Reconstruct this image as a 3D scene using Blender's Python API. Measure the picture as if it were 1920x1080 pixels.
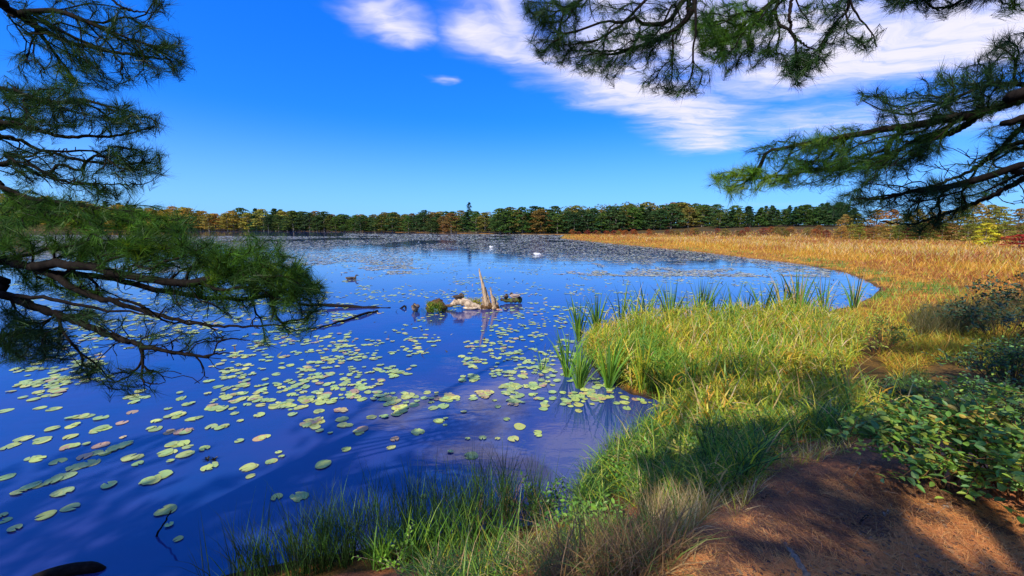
import bpy, math, random
import numpy as np
from mathutils import Matrix, Vector, Quaternion

random.seed(7)
rng = np.random.default_rng(11)
scene = bpy.context.scene
for o in list(bpy.data.objects):
    bpy.data.objects.remove(o)
COL = scene.collection

# ------------------------------------------------------------------ camera
F_PX = 747.0                      # focal length in photo pixels (1920 wide)
CAM_H = 3.0                       # eye above the water
PITCH = math.atan((540 - 430) / F_PX)
ROLL = math.radians(0.3)
cam_data = bpy.data.cameras.new("camera")
cam_data.sensor_width = 36.0
cam_data.lens = F_PX / 1920 * 36.0
cam_data.clip_start = 0.05
cam_data.clip_end = 5000
cam = bpy.data.objects.new("camera", cam_data)
COL.objects.link(cam)
CAM_R = Matrix.Rotation(math.pi / 2 - PITCH, 3, 'X') @ Matrix.Rotation(ROLL, 3, 'Z')
cam.matrix_world = Matrix.Translation((0, 0, CAM_H)) @ CAM_R.to_4x4()
scene.camera = cam
RN = np.array(CAM_R)

# ------------------------------------------------------------------ sun and sky
SUN_EL = math.radians(43)
SUN_TRAVEL = np.array([0.52, 0.854, 0.0])      # horizontal direction in which light travels
S = np.array([SUN_TRAVEL[0] * math.cos(SUN_EL), SUN_TRAVEL[1] * math.cos(SUN_EL), -math.sin(SUN_EL)])
sun_data = bpy.data.lights.new("sun", 'SUN')
sun_data.energy = 5.0
sun_data.angle = math.radians(0.5)
sun_data.color = (1.0, 0.93, 0.80)
sun = bpy.data.objects.new("sun", sun_data)
COL.objects.link(sun)
sun.rotation_mode = 'QUATERNION'
sun.rotation_quaternion = Vector(S).to_track_quat('-Z', 'Y')
sun.location = (-20, -40, 60)

scene.view_settings.view_transform = 'Standard'
scene.view_settings.look = 'None'
scene.view_settings.gamma = 1.0
scene.view_settings.exposure = 0.25
scene.view_settings.use_curve_mapping = False
scene.render.engine = 'CYCLES'

world = bpy.data.worlds.new("World")
scene.world = world
world.use_nodes = True
wt = world.node_tree
wt.nodes.clear()


class NT:
    """small helper to write node trees as expressions"""
    def __init__(self, t):
        self.t = t

    def n(self, kind, **kw):
        nd = self.t.nodes.new(kind)
        for k, v in kw.items():
            setattr(nd, k, v)
        return nd

    def put(self, sock, v):
        if isinstance(v, bpy.types.NodeSocket):
            self.t.links.new(v, sock)
        else:
            sock.default_value = v

    def m(self, op, a, b=0.0, c=0.0, clamp=False):
        nd = self.n('ShaderNodeMath', operation=op, use_clamp=clamp)
        self.put(nd.inputs[0], a); self.put(nd.inputs[1], b); self.put(nd.inputs[2], c)
        return nd.outputs[0]

    def v(self, op, a, b=(0, 0, 0), out=0):
        nd = self.n('ShaderNodeVectorMath', operation=op)
        self.put(nd.inputs[0], a); self.put(nd.inputs[1], b)
        return nd.outputs[out]

    def noise(self, vec, scale, detail=4, rough=0.55, dist=0.0):
        nd = self.n('ShaderNodeTexNoise')
        if vec is not None:
            self.put(nd.inputs['Vector'], vec)
        nd.inputs['Scale'].default_value = scale
        nd.inputs['Detail'].default_value = detail
        nd.inputs['Roughness'].default_value = rough
        nd.inputs['Distortion'].default_value = dist
        return nd

    def ramp(self, fac, stops):
        nd = self.n('ShaderNodeValToRGB')
        self.put(nd.inputs[0], fac)
        el = nd.color_ramp.elements
        while len(el) < len(stops):
            el.new(0.5)
        for e, (p, c) in zip(el, stops):
            e.position = p
            e.color = (c[0], c[1], c[2], 1)
        return nd.outputs[0]

    def mix(self, fac, a, b, blend='MIX'):
        nd = self.n('ShaderNodeMix', data_type='RGBA', blend_type=blend)
        self.put(nd.inputs[0], fac); self.put(nd.inputs[6], a); self.put(nd.inputs[7], b)
        return nd.outputs[2]

    def smooth(self, x, lo, hi):
        nd = self.n('ShaderNodeMapRange', interpolation_type='SMOOTHSTEP', clamp=True)
        self.put(nd.inputs[0], x)
        nd.inputs[1].default_value = lo; nd.inputs[2].default_value = hi
        nd.inputs[3].default_value = 0.0; nd.inputs[4].default_value = 1.0
        return nd.outputs[0]


W = NT(wt)
sky = W.n('ShaderNodeTexSky', sky_type='NISHITA')
sky.sun_disc = False
sky.sun_elevation = SUN_EL
sky.sun_rotation = math.atan2(-S[0], -S[1])
sky.altitude = 200
sky.air_density = 1.0
sky.dust_density = 1.0
sky.ozone_density = 3.0
hs = W.n('ShaderNodeHueSaturation')
hs.inputs['Saturation'].default_value = 1.42
hs.inputs['Value'].default_value = 1.62
wt.links.new(sky.outputs[0], hs.inputs['Color'])
sk1 = W.mix(1.0, hs.outputs[0], (0.042, 0.084, 0.122, 1), 'MULTIPLY')
gm = W.n('ShaderNodeGamma'); wt.links.new(sk1, gm.inputs[0]); gm.inputs[1].default_value = 0.65
sky_col = W.mix(1.0, gm.outputs[0], (2.2, 6.3, 12.6, 1), 'MULTIPLY')
# clouds: a thin layer overhead, addressed by where the view ray meets that layer
tc = W.n('ShaderNodeTexCoord')
dirv = W.v('NORMALIZE', tc.outputs['Generated'])
sp = W.n('ShaderNodeSeparateXYZ'); wt.links.new(dirv, sp.inputs[0])
zc = W.m('MAXIMUM', sp.outputs[2], 0.02)
cu = W.m('DIVIDE', sp.outputs[0], zc)
cv = W.m('DIVIDE', sp.outputs[1], zc)
cb = W.n('ShaderNodeCombineXYZ'); wt.links.new(cu, cb.inputs[0]); wt.links.new(cv, cb.inputs[1])
pl = cb.outputs[0]
warp = W.noise(pl, 1.6, 4, 0.55)
wv = W.v('SUBTRACT', warp.outputs['Color'], (0.5, 0.5, 0.5))
wsc = W.n('ShaderNodeVectorMath', operation='SCALE'); wt.links.new(wv, wsc.inputs[0]); wsc.inputs[3].default_value = 0.6
plw = W.v('MULTIPLY', W.v('ADD', pl, wsc.outputs[0]), (1, 1, 0))


def plane_uv(px, py):
    d = RN @ np.array([(px - 960) / F_PX, (540 - py) / F_PX, -1.0])
    return (d[0] / d[2], d[1] / d[2], 0.0)


def capsule(a, b, r, soft):
    a = np.array(a); b = np.array(b)
    ab = b - a
    L2 = float(ab @ ab) + 1e-6
    pa = W.v('SUBTRACT', plw, tuple(a))
    t = W.m('DIVIDE', W.v('DOT_PRODUCT', pa, tuple(ab), out=1), L2, clamp=True)
    sc = W.n('ShaderNodeVectorMath', operation='SCALE'); sc.inputs[0].default_value = tuple(ab); wt.links.new(t, sc.inputs[3])
    dist = W.v('LENGTH', W.v('SUBTRACT', pa, sc.outputs[0]), out=1)
    s = W.smooth(dist, r + soft * 1.35, max(r - soft * 0.9, -0.4))
    return s


caps = [
    (plane_uv(860, -60), plane_uv(985, 70), 0.10, 0.16, 0.75),
    (plane_uv(900, 60), plane_uv(1120, 150), 0.13, 0.22, 0.85),
    (plane_uv(1120, 140), plane_uv(1300, 215), 0.22, 0.35, 1.05),
    (plane_uv(1300, 215), plane_uv(1335, 275), 0.22, 0.5, 0.95),
    (plane_uv(1180, 70), plane_uv(1500, 70), 0.32, 0.35, 0.95),
    (plane_uv(1560, 110), plane_uv(1900, 60), 0.45, 0.55, 1.1),
    (plane_uv(1500, 230), plane_uv(1850, 220), 0.45, 0.8, 0.6),
    (plane_uv(715, 30), plane_uv(765, 75), 0.07, 0.16, 0.95),
    (plane_uv(805, 150), plane_uv(838, 149), 0.02, 0.09, 0.6),
    (plane_uv(1080, 60), plane_uv(1180, 90), 0.13, 0.25, 0.6),
    (plane_uv(1240, 385), plane_uv(1600, 383), 0.6, 2.2, 0.35),
    (plane_uv(870, -70), plane_uv(1250, -190), 0.12, 0.14, 0.9),
    (plane_uv(1150, -40), plane_uv(1650, -160), 0.22, 0.20, 1.0),
    (plane_uv(560, -420), plane_uv(1150, -520), 0.08, 0.10, 0.8),
    ((-2.2, -1.0, 0), (1.5, -0.2, 0), 0.25, 0.45, 0.8),
    ((0.5, -2.5, 0), (3.5, -1.2, 0), 0.5, 0.6, 0.9),
    ((-3.5, -3.0, 0), (-1.5, -3.6, 0), 0.4, 0.6, 0.8),
]
msk = None
for a, b, r, s_, wgt in caps:
    c = W.m('MULTIPLY', capsule(a, b, r, s_), wgt)
    msk = c if msk is None else W.m('MAXIMUM', msk, c)
mp = W.n('ShaderNodeMapping'); wt.links.new(plw, mp.inputs[0])
mp.inputs['Rotation'].default_value = (0, 0, math.radians(-50)); mp.inputs['Scale'].default_value = (1.0, 3.2, 1.0)
fib = W.noise(mp.outputs[0], 2.2, 7, 0.62, 0.4)
dens = W.m('MULTIPLY', msk, W.m('ADD', W.m('MULTIPLY', fib.outputs[0], 1.75), 0.10))
dens = W.smooth(dens, 0.05, 1.12)
dens = W.m('MULTIPLY', dens, W.smooth(sp.outputs[2], 0.02, 0.10))
hz = W.m('MULTIPLY', W.smooth(sp.outputs[2], 0.26, -0.03), 0.62)
sky_col = W.mix(hz, sky_col, (4.1, 7.6, 11.8, 1))
col = W.mix(W.m('MULTIPLY', dens, 0.97), sky_col, (9.2, 8.9, 10.6, 1))
bg = W.n('ShaderNodeBackground'); wt.links.new(col, bg.inputs[0]); bg.inputs[1].default_value = 0.087
wo = W.n('ShaderNodeOutputWorld'); wt.links.new(bg.outputs[0], wo.inputs[0])

# ------------------------------------------------------------------ helpers
def sstep(a, b, x):
    t = np.clip((x - a) / (b - a), 0, 1)
    return t * t * (3 - 2 * t)


def rays(px, py):
    px = np.asarray(px, float); py = np.asarray(py, float)
    d = np.stack([(px - 960) / F_PX, (540 - py) / F_PX, -np.ones_like(px)], -1)
    return d @ RN.T


def on_z(px, py, z=0.0):
    d = rays(px, py)
    t = (z - CAM_H) / d[..., 2]
    return np.array([0, 0, CAM_H]) + d * t[..., None]


def at_depth(px, py, dep):
    """the point of a pixel's ray at distance dep along world y"""
    d = rays(px, py)
    t = np.asarray(dep) / d[..., 1]
    return np.array([0, 0, CAM_H]) + d * t[..., None]


def to_px(P):
    P = np.atleast_2d(P) - np.array([0, 0, CAM_H])
    c = P @ RN
    z = -c[:, 2]
    return np.stack([960 + c[:, 0] / z * F_PX, 540 - c[:, 1] / z * F_PX], -1), z


_lat = np.random.default_rng(3).random((256, 256))


def vnoise(x, y, s=1.0):
    x = np.asarray(x) * s + 1000.3; y = np.asarray(y) * s + 1000.7
    xi = np.floor(x).astype(int); yi = np.floor(y).astype(int)
    fx = x - xi; fy = y - yi
    fx = fx * fx * (3 - 2 * fx); fy = fy * fy * (3 - 2 * fy)
    g = lambda i, j: _lat[i % 256, j % 256]
    return ((g(xi, yi) * (1 - fx) + g(xi + 1, yi) * fx) * (1 - fy) + (g(xi, yi + 1) * (1 - fx) + g(xi + 1, yi + 1) * fx) * fy)


def in_poly(poly, x, y):
    poly = np.asarray(poly, float)
    x = np.asarray(x); y = np.asarray(y)
    ins = np.zeros(x.shape, bool)
    n = len(poly)
    for i in range(n):
        x0, y0 = poly[i]; x1, y1 = poly[(i + 1) % n]
        c = ((y0 > y) != (y1 > y)) & (x < (x1 - x0) * (y - y0) / ((y1 - y0) if y1 != y0 else 1e-9) + x0)
        ins ^= c
    return ins


def sample_poly(poly, n, r=rng):
    poly = np.asarray(poly, float)
    lo = poly.min(0); hi = poly.max(0)
    out = np.zeros((0, 2))
    while len(out) < n:
        p = lo + (hi - lo) * r.random((n * 2 + 16, 2))
        out = np.vstack([out, p[in_poly(poly, p[:, 0], p[:, 1])]])
    return out[:n]


def unit(v):
    v = np.asarray(v, float)
    return v / np.maximum(np.linalg.norm(v, axis=-1, keepdims=True), 1e-9)


class MB:
    """collects triangles with a tint per vertex and links them as one mesh object"""
    def __init__(self):
        self.V = []; self.Fc = []; self.C = []; self.n = 0

    def add(self, V, F, C=(1, 1, 1)):
        V = np.asarray(V, float).reshape(-1, 3); F = np.asarray(F, int).reshape(-1, 3)
        C = np.asarray(C, float)
        if C.ndim == 1:
            C = np.tile(C, (len(V), 1))
        self.V.append(V); self.Fc.append(F + self.n); self.C.append(C); self.n += len(V)
        return self

    def mesh(self, name, mat, smooth=False):
        V = np.vstack(self.V); F = np.vstack(self.Fc); C = np.vstack(self.C)
        me = bpy.data.meshes.new(name)
        me.vertices.add(len(V)); me.vertices.foreach_set('co', V.astype(np.float32).ravel())
        me.loops.add(len(F) * 3); me.loops.foreach_set('vertex_index', F.astype(np.int32).ravel())
        me.polygons.add(len(F))
        me.polygons.foreach_set('loop_start', np.arange(0, len(F) * 3, 3, dtype=np.int32))
        me.polygons.foreach_set('loop_total', np.full(len(F), 3, dtype=np.int32))
        me.polygons.foreach_set('use_smooth', np.full(len(F), bool(smooth)))
        at = me.attributes.new('tint', 'FLOAT_COLOR', 'POINT')
        at.data.foreach_set('color', np.hstack([C, np.ones((len(C), 1))]).astype(np.float32).ravel())
        me.materials.append(mat)
        me.update(calc_edges=True)
        return me

    def build(self, name, mat, parent=None, smooth=False):
        return link(name, self.mesh(name, mat, smooth), parent)


def link(name, me, parent=None):
    o = bpy.data.objects.new(name, me)
    COL.objects.link(o)
    if parent is not None:
        o.parent = parent
    return o


def tag(o, label=None, cat=None, group=None, kind=None):
    if label: o['label'] = label
    if cat: o['category'] = cat
    if group: o['group'] = group
    if kind: o['kind'] = kind
    return o


def empty(name, loc=(0, 0, 0), rz=0.0):
    o = bpy.data.objects.new(name, None)
    COL.objects.link(o)
    o.location = tuple(float(c) for c in loc); o.rotation_euler = (0, 0, rz)
    o.empty_display_size = 0.1
    return o


def tube(mb, pts, rad, n=6, col=(1, 1, 1), cap=True):
    pts = np.asarray(pts, float); rad = np.broadcast_to(np.asarray(rad, float), (len(pts),))
    tg = unit(np.gradient(pts, axis=0))
    up = np.array([0.13, 0.31, 0.94])
    a = unit(np.cross(tg, up)); b = np.cross(tg, a)
    th = np.arange(n) / n * 2 * math.pi
    ring = pts[:, None] + rad[:, None, None] * (np.cos(th)[None, :, None] * a[:, None] + np.sin(th)[None, :, None] * b[:, None])
    V = ring.reshape(-1, 3)
    F = []
    for i in range(len(pts) - 1):
        for j in range(n):
            k = (j + 1) % n
            F.append((i * n + j, i * n + k, (i + 1) * n + k)); F.append((i * n + j, (i + 1) * n + k, (i + 1) * n + j))
    if cap:
        e = len(pts) - 1
        V = np.vstack([V, pts[0], pts[e]])
        for j in range(n):
            k = (j + 1) % n
            F.append((len(V) - 2, k, j)); F.append((len(V) - 1, e * n + j, e * n + k))
    mb.add(V, F, col)


def curve_pts(ctrl, n):
    """Catmull-Rom through control points"""
    P = np.asarray(ctrl, float)
    P = np.vstack([2 * P[0] - P[1], P, 2 * P[-1] - P[-2]])
    out = []
    m = len(P) - 3
    for t in np.linspace(0, m - 1e-6, n):
        i = int(t); f = t - i
        p0, p1, p2, p3 = P[i:i + 4]
        out.append(0.5 * ((2 * p1) + (-p0 + p2) * f + (2 * p0 - 5 * p1 + 4 * p2 - p3) * f * f + (-p0 + 3 * p1 - 3 * p2 + p3) * f ** 3))
    return np.array(out)


def blades(mb, base, az, lean, length, width, bend, col, segs=3, tipcol=None, r=rng):
    """tapered grass blades: base (N,3), compass az, lean angle from vertical, extra bend at tip"""
    N = len(base)
    az = np.broadcast_to(az, (N,)); lean = np.broadcast_to(lean, (N,)); bend = np.broadcast_to(bend, (N,))
    length = np.broadcast_to(length, (N,)); width = np.broadcast_to(width, (N,))
    h = np.stack([np.cos(az), np.sin(az), np.zeros(N)], -1)
    twist = r.random(N) * math.pi
    side = np.stack([np.cos(twist), np.sin(twist), np.zeros(N)], -1)
    p = np.array(base, float)
    rings = []
    col = np.asarray(col, float)
    if col.ndim == 1:
        col = np.tile(col, (N, 1))
    tipcol = col if tipcol is None else np.broadcast_to(tipcol, (N, 3))
    cols = []
    for s in range(segs + 1):
        f = s / segs
        if s > 0:
            ang = lean + bend * (f - 0.5 / segs) ** 1.5
            d = h * np.sin(ang)[:, None] + np.array([0, 0, 1.0]) * np.cos(ang)[:, None]
            p = p + d * (length / segs)[:, None]
        wdt = width * (1 - f ** 1.8) * (0.75 + 0.5 * f * (1 - f) * 2)
        c = col * (1 - f) + tipcol * f
        if s < segs:
            rings.append(p - side * wdt[:, None] / 2); rings.append(p + side * wdt[:, None] / 2)
            cols += [c, c]
        else:
            rings.append(p); cols.append(c)
    K = 2 * segs + 1
    V = np.stack(rings, 1).reshape(-1, 3); C = np.stack(cols, 1).reshape(-1, 3)
    f = []
    for s in range(segs - 1):
        a = 2 * s
        f += [(a, a + 1, a + 3), (a, a + 3, a + 2)]
    a = 2 * (segs - 1)
    f.append((a, a + 1, a + 2))
    Fq = (np.arange(N)[:, None, None] * K + np.array(f)[None]).reshape(-1, 3)
    mb.add(V, Fq, C)


def pick(cols, n, jitter=0.18, r=rng):
    cols = np.asarray(cols, float)
    c = cols[r.integers(0, len(cols), n)]
    return np.clip(c * (1 + (r.random((n, 1)) - 0.5) * 2 * jitter) * (1 + (r.random((n, 3)) - 0.5) * jitter * 0.6), 0.001, 1)

# ------------------------------------------------------------------ materials
def new_mat(name):
    m = bpy.data.materials.new(name)
    m.use_nodes = True
    m.node_tree.nodes.clear()
    T = NT(m.node_tree)
    out = T.n('ShaderNodeOutputMaterial')
    return m, T, out


def leaf_mat(name, trans=0.35, gloss=0.06, rough=0.45, objcol=False):
    m, T, out = new_mat(name)
    a = T.n('ShaderNodeAttribute', attribute_name='tint')
    c = a.outputs['Color']
    if objcol:
        oi = T.n('ShaderNodeObjectInfo')
        c = T.mix(1.0, c, oi.outputs['Color'], 'MULTIPLY')
    d = T.n('ShaderNodeBsdfDiffuse'); T.put(d.inputs[0], c)
    tr = T.n('ShaderNodeBsdfTranslucent'); T.put(tr.inputs[0], T.mix(1.0, c, (1.15, 1.1, 0.55, 1), 'MULTIPLY'))
    g = T.n('ShaderNodeBsdfGlossy'); g.inputs['Roughness'].default_value = rough
    m1 = T.n('ShaderNodeMixShader'); m1.inputs[0].default_value = trans
    T.t.links.new(d.outputs[0], m1.inputs[1]); T.t.links.new(tr.outputs[0], m1.inputs[2])
    m2 = T.n('ShaderNodeMixShader'); m2.inputs[0].default_value = gloss
    T.t.links.new(m1.outputs[0], m2.inputs[1]); T.t.links.new(g.outputs[0], m2.inputs[2])
    T.t.links.new(m2.outputs[0], out.inputs[0])
    return m


def bark_mat(name, c1, c2, scale=(30, 30, 6), bump=0.5, mossy=None):
    m, T, out = new_mat(name)
    tc = T.n('ShaderNodeTexCoord')
    mp = T.n('ShaderNodeMapping'); T.t.links.new(tc.outputs['Object'], mp.inputs[0]); mp.inputs['Scale'].default_value = scale
    nz = T.noise(mp.outputs[0], 1.0, 6, 0.65, 0.5)
    c = T.ramp(nz.outputs[0], [(0.32, c1), (0.68, c2)])
    a = T.n('ShaderNodeAttribute', attribute_name='tint')
    c = T.mix(1.0, c, a.outputs['Color'], 'MULTIPLY')
    if mossy:
        n2 = T.noise(tc.outputs['Object'], 4.0, 4, 0.6)
        c = T.mix(T.smooth(n2.outputs[0], 0.5, 0.62), c, (*mossy, 1))
    b = T.n('ShaderNodeBsdfPrincipled'); T.put(b.inputs['Base Color'], c); b.inputs['Roughness'].default_value = 0.9; b.inputs['Specular IOR Level'].default_value = 0.08
    bp = T.n('ShaderNodeBump'); bp.inputs['Strength'].default_value = bump; bp.inputs['Distance'].default_value = 0.02
    T.put(bp.inputs['Height'], nz.outputs[0]); T.t.links.new(bp.outputs[0], b.inputs['Normal'])
    T.t.links.new(b.outputs[0], out.inputs[0])
    return m


M = {}
M['needle'] = leaf_mat('pine_needle', 0.30, 0.012, 0.4)
M['grass'] = leaf_mat('grass_blade', 0.35, 0.03, 0.5)
M['leaf'] = leaf_mat('shrub_leaf', 0.30, 0.04, 0.5, objcol=True)
M['crown'] = leaf_mat('tree_foliage', 0.22, 0.0, 0.5, objcol=True)
M['bark'] = bark_mat('pine_bark', (0.004, 0.0035, 0.003), (0.020, 0.015, 0.013))  # near black colour stands in for canopy shade on the limbs
M['twig'] = bark_mat('grey_twig_bark', (0.10, 0.075, 0.055), (0.33, 0.26, 0.20), (60, 60, 60))
M['far_bark'] = bark_mat('far_bark', (0.10, 0.08, 0.06), (0.34, 0.29, 0.23), (3, 3, 1))
M['drift'] = bark_mat('weathered_driftwood', (0.16, 0.10, 0.06), (0.72, 0.56, 0.38), (9, 9, 9), 0.8)
M['snag'] = bark_mat('weathered_snag', (0.12, 0.07, 0.035), (0.66, 0.48, 0.30), (28, 28, 3), 0.9)
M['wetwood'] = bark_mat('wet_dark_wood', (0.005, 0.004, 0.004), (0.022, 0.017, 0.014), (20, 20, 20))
M['peat'] = bark_mat('peat_mound', (0.03, 0.018, 0.010), (0.16, 0.085, 0.035), (14, 14, 14), 1.0)
M['plumage'] = leaf_mat('plumage', 0.0, 0.03, 0.5)


def pad_material(name, use_obj):
    m, T, out = new_mat(name)
    tc = T.n('ShaderNodeTexCoord')
    a = T.n('ShaderNodeAttribute', attribute_name='tint')
    c = a.outputs['Color']
    if use_obj:
        oi = T.n('ShaderNodeObjectInfo')
        c = T.mix(1.0, c, oi.outputs['Color'], 'MULTIPLY')
        off = T.v('SCALE', oi.outputs['Location'], (0, 0, 0))
    geo = T.n('ShaderNodeNewGeometry')
    nz = T.noise(geo.outputs['Position'], 22.0, 3, 0.6)
    c = T.mix(T.m('MULTIPLY', T.smooth(nz.outputs[0], 0.55, 0.72), 0.55), c, (0.30, 0.20, 0.05, 1))
    b = T.n('ShaderNodeBsdfPrincipled'); T.put(b.inputs['Base Color'], c); b.inputs['Roughness'].default_value = 0.42
    b.inputs['Specular IOR Level'].default_value = 0.35
    n3 = T.noise(geo.outputs['Position'], 30.0, 2, 0.5)
    bp = T.n('ShaderNodeBump'); bp.inputs['Strength'].default_value = 0.25; bp.inputs['Distance'].default_value = 0.01
    T.put(bp.inputs['Height'], n3.outputs[0]); T.t.links.new(bp.outputs[0], b.inputs['Normal'])
    T.t.links.new(b.outputs[0], out.inputs[0])
    return m


M['pad'] = pad_material('lily_pad', True)
M['pad_mass'] = pad_material('lily_pad_mass', False)

# water: blue body under a rippled mirror
m, T, out = new_mat('lake_water')
geo = T.n('ShaderNodeNewGeometry')
b = T.n('ShaderNodeBsdfPrincipled')
murk = T.noise(geo.outputs['Position'], 0.5, 4, 0.6)
T.put(b.inputs['Base Color'], T.ramp(murk.outputs[0], [(0.35, (0.010, 0.040, 0.165)), (0.7, (0.032, 0.038, 0.16))]))
b.inputs['Roughness'].default_value = 0.02
b.inputs['IOR'].default_value = 1.85
mp = T.n('ShaderNodeMapping'); T.t.links.new(geo.outputs['Position'], mp.inputs[0]); mp.inputs['Scale'].default_value = (0.8, 1.6, 1)
r1 = T.noise(mp.outputs[0], 3.2, 3, 0.5)
r2 = T.noise(mp.outputs[0], 0.35, 2, 0.5)
bp = T.n('ShaderNodeBump'); bp.inputs['Distance'].default_value = 0.012
T.put(bp.inputs['Strength'], T.m('ADD', T.m('MULTIPLY', T.smooth(r2.outputs[0], 0.4, 0.65), 0.35), 0.12))
T.put(bp.inputs['Height'], r1.outputs[0]); T.t.links.new(bp.outputs[0], b.inputs['Normal'])
T.t.links.new(b.outputs[0], out.inputs[0])
M['water'] = m

# ground: tint says what soil and carries painted shade under near grass, noise gives litter and relief
m, T, out = new_mat('ground_soil')
geo = T.n('ShaderNodeNewGeometry')
a = T.n('ShaderNodeAttribute', attribute_name='tint')
n1 = T.noise(geo.outputs['Position'], 1.7, 6, 0.6, 0.4)
n2 = T.noise(geo.outputs['Position'], 38.0, 4, 0.7)
c = T.mix(1.0, a.outputs['Color'], T.ramp(n1.outputs[0], [(0.36, (0.42, 0.36, 0.38)), (0.50, (0.95, 0.8, 0.7)), (0.66, (1.75, 1.35, 0.95))]), 'MULTIPLY')
c = T.mix(1.0, c, T.ramp(n2.outputs[0], [(0.3, (0.45, 0.42, 0.42)), (0.7, (1.6, 1.5, 1.4))]), 'MULTIPLY')
b = T.n('ShaderNodeBsdfPrincipled'); T.put(b.inputs['Base Color'], c); b.inputs['Roughness'].default_value = 0.95
b.inputs['Specular IOR Level'].default_value = 0.15
bp = T.n('ShaderNodeBump'); bp.inputs['Strength'].default_value = 0.9; bp.inputs['Distance'].default_value = 0.02
T.put(bp.inputs['Height'], n2.outputs[0]); T.t.links.new(bp.outputs[0], b.inputs['Normal'])
T.t.links.new(b.outputs[0], out.inputs[0])
M['ground'] = m

# ------------------------------------------------------------------ lake outline and terrain
shore_px = [(400, 1084), (560, 1050), (700, 1028), (880, 996), (1000, 985), (1080, 960), (1145, 905), (1185, 850), (1235, 802), (1285, 784),
            (1315, 768), (1245, 754), (1180, 738), (1125, 705), (1095, 665), (1090, 645), (1125, 622), (1300, 616), (1450, 604), (1540, 588),
            (1610, 570), (1640, 556), (1652, 543), (1625, 526), (1585, 511), (1500, 495), (1385, 481), (1300, 471), (1170, 459), (1050, 447)]
shore = [tuple(p[:2]) for p in on_z(*np.array(shore_px, float).T)]
LAKE = [(-60, -30), (-16, -1.5), (-9, 0.9), (-5.2, 2.2)] + shore + [(30, 230), (-2, 262), (-60, 300), (-130, 345), (-220, 400), (-330, 405), (-480, 330), (-560, 160), (-420, 0)]
LAKE = np.array(LAKE)


def sdist(x, y):
    """signed distance to the lake outline, positive on land"""
    x = np.asarray(x, float); y = np.asarray(y, float)
    d = np.full(x.shape, 1e9)
    n = len(LAKE)
    for i in range(n):
        a = LAKE[i]; e = LAKE[(i + 1) % n] - a
        t = np.clip(((x - a[0]) * e[0] + (y - a[1]) * e[1]) / (e @ e), 0, 1)
        d = np.minimum(d, np.hypot(x - a[0] - t * e[0], y - a[1] - t * e[1]))
    return np.where(in_poly(LAKE, x, y), -d, d)


def height(x, y):
    x = np.asarray(x, float); y = np.asarray(y, float)
    sd = sdist(x, y)
    dist = np.hypot(x, y)
    land = 0.10 * sstep(0, 0.5, sd) + 0.12 * sstep(0.5, 4, sd)
    land += 1.22 * sstep(0.0, 2.3, sd) * sstep(8.5, 3.2, np.hypot(x - 1.5, (y + 1.0) * 1.05))
    land += (vnoise(x, y, 0.9) - 0.5) * 0.14 * sstep(0.2, 1.5, sd) * sstep(40, 12, dist)
    land += (vnoise(x, y, 3.1) - 0.5) * 0.05 * sstep(0.1, 0.8, sd) * sstep(20, 6, dist)
    land += sstep(15, 150, sd) * sstep(150, 330, dist) * (13 + 7 * vnoise(x, y, 0.008)) * (0.35 + 0.65 * sstep(220, -40, x))
    lake = -0.6 * sstep(0, 2.0, -sd) - 0.02 * np.minimum(-sd, 1.0)
    return np.where(sd > 0, land, lake)


def hit(px, py, dz=0.0):
    """where pixel rays meet the terrain"""
    d = rays(px, py)
    d = d / np.linalg.norm(d[..., :2], axis=-1, keepdims=True)
    o = np.array([0, 0, CAM_H])
    t = np.full(d.shape[:-1], 0.6); done = np.zeros(t.shape, bool)
    for _ in range(420):
        p = o + d * t[..., None]
        z = np.maximum(height(p[..., 0], p[..., 1]), 0) + dz
        done |= p[..., 2] <= z
        if done.all() or t.min() > 600:
            break
        step = np.where(done, 0, np.clip((p[..., 2] - z) * 0.5, 0.012, None) * (1 + 0.02 * t))
        t = t + step
    p = o + d * t[..., None]
    p[..., 2] = height(p[..., 0], p[..., 1])
    return p


def with_z(xy, dz=0.0):
    z = np.maximum(height(xy[:, 0], xy[:, 1]), -0.03)
    return np.column_stack([xy, z + dz])


def sinh_axis(lo, hi, c, a, n):
    t0 = math.asinh((lo - c) / a); t1 = math.asinh((hi - c) / a)
    return c + a * np.sinh(np.linspace(t0, t1, n))


gx = sinh_axis(-900, 900, 1.5, 1.6, 300)
gy = sinh_axis(-80, 1200, 3.0, 1.6, 300)
X, Y = np.meshgrid(gx, gy)
Z = height(X, Y)
SD = sdist(X, Y)
DI = np.hypot(X, Y)
duff = np.array([0.36, 0.165, 0.082]); marsh = np.array([0.34, 0.20, 0.035]); wood = np.array([0.07, 0.06, 0.025]); mud = np.array([0.05, 0.04, 0.03])
wpath = sstep(7.5, 4.5, np.hypot(X - 1.5, Y)) * (Z > 0.2)
wfar = sstep(2, 8, SD) * sstep(225, 260, DI) + sstep(30, 60, SD) * sstep(150, 225, DI) * (DI < 260)
wfar = np.clip(wfar, 0, 1)
C = marsh[None, None] * (1 - wpath[..., None]) + duff * wpath[..., None]
C = C * (1 - wfar[..., None]) + wood * wfar[..., None]
wnear = sstep(24, 14, DI) * (1 - wpath) * sstep(0.0, 0.1, Z)
C = C * (1 - 0.85 * wnear[..., None]) + np.array([0.075, 0.060, 0.022]) * 0.85 * wnear[..., None]  # soil darkened to paint shade into the gaps between near blades
C = np.where((Z < 0.02)[..., None], mud, C)
ny, nx = X.shape
idx = np.arange(nx * ny).reshape(ny, nx)
q = np.stack([idx[:-1, :-1], idx[:-1, 1:], idx[1:, 1:], idx[1:, :-1]], -1).reshape(-1, 4)
tri = np.vstack([q[:, [0, 1, 2]], q[:, [0, 2, 3]]])
g = MB(); g.add(np.stack([X, Y, Z], -1).reshape(-1, 3), tri, C.reshape(-1, 3))
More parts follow.
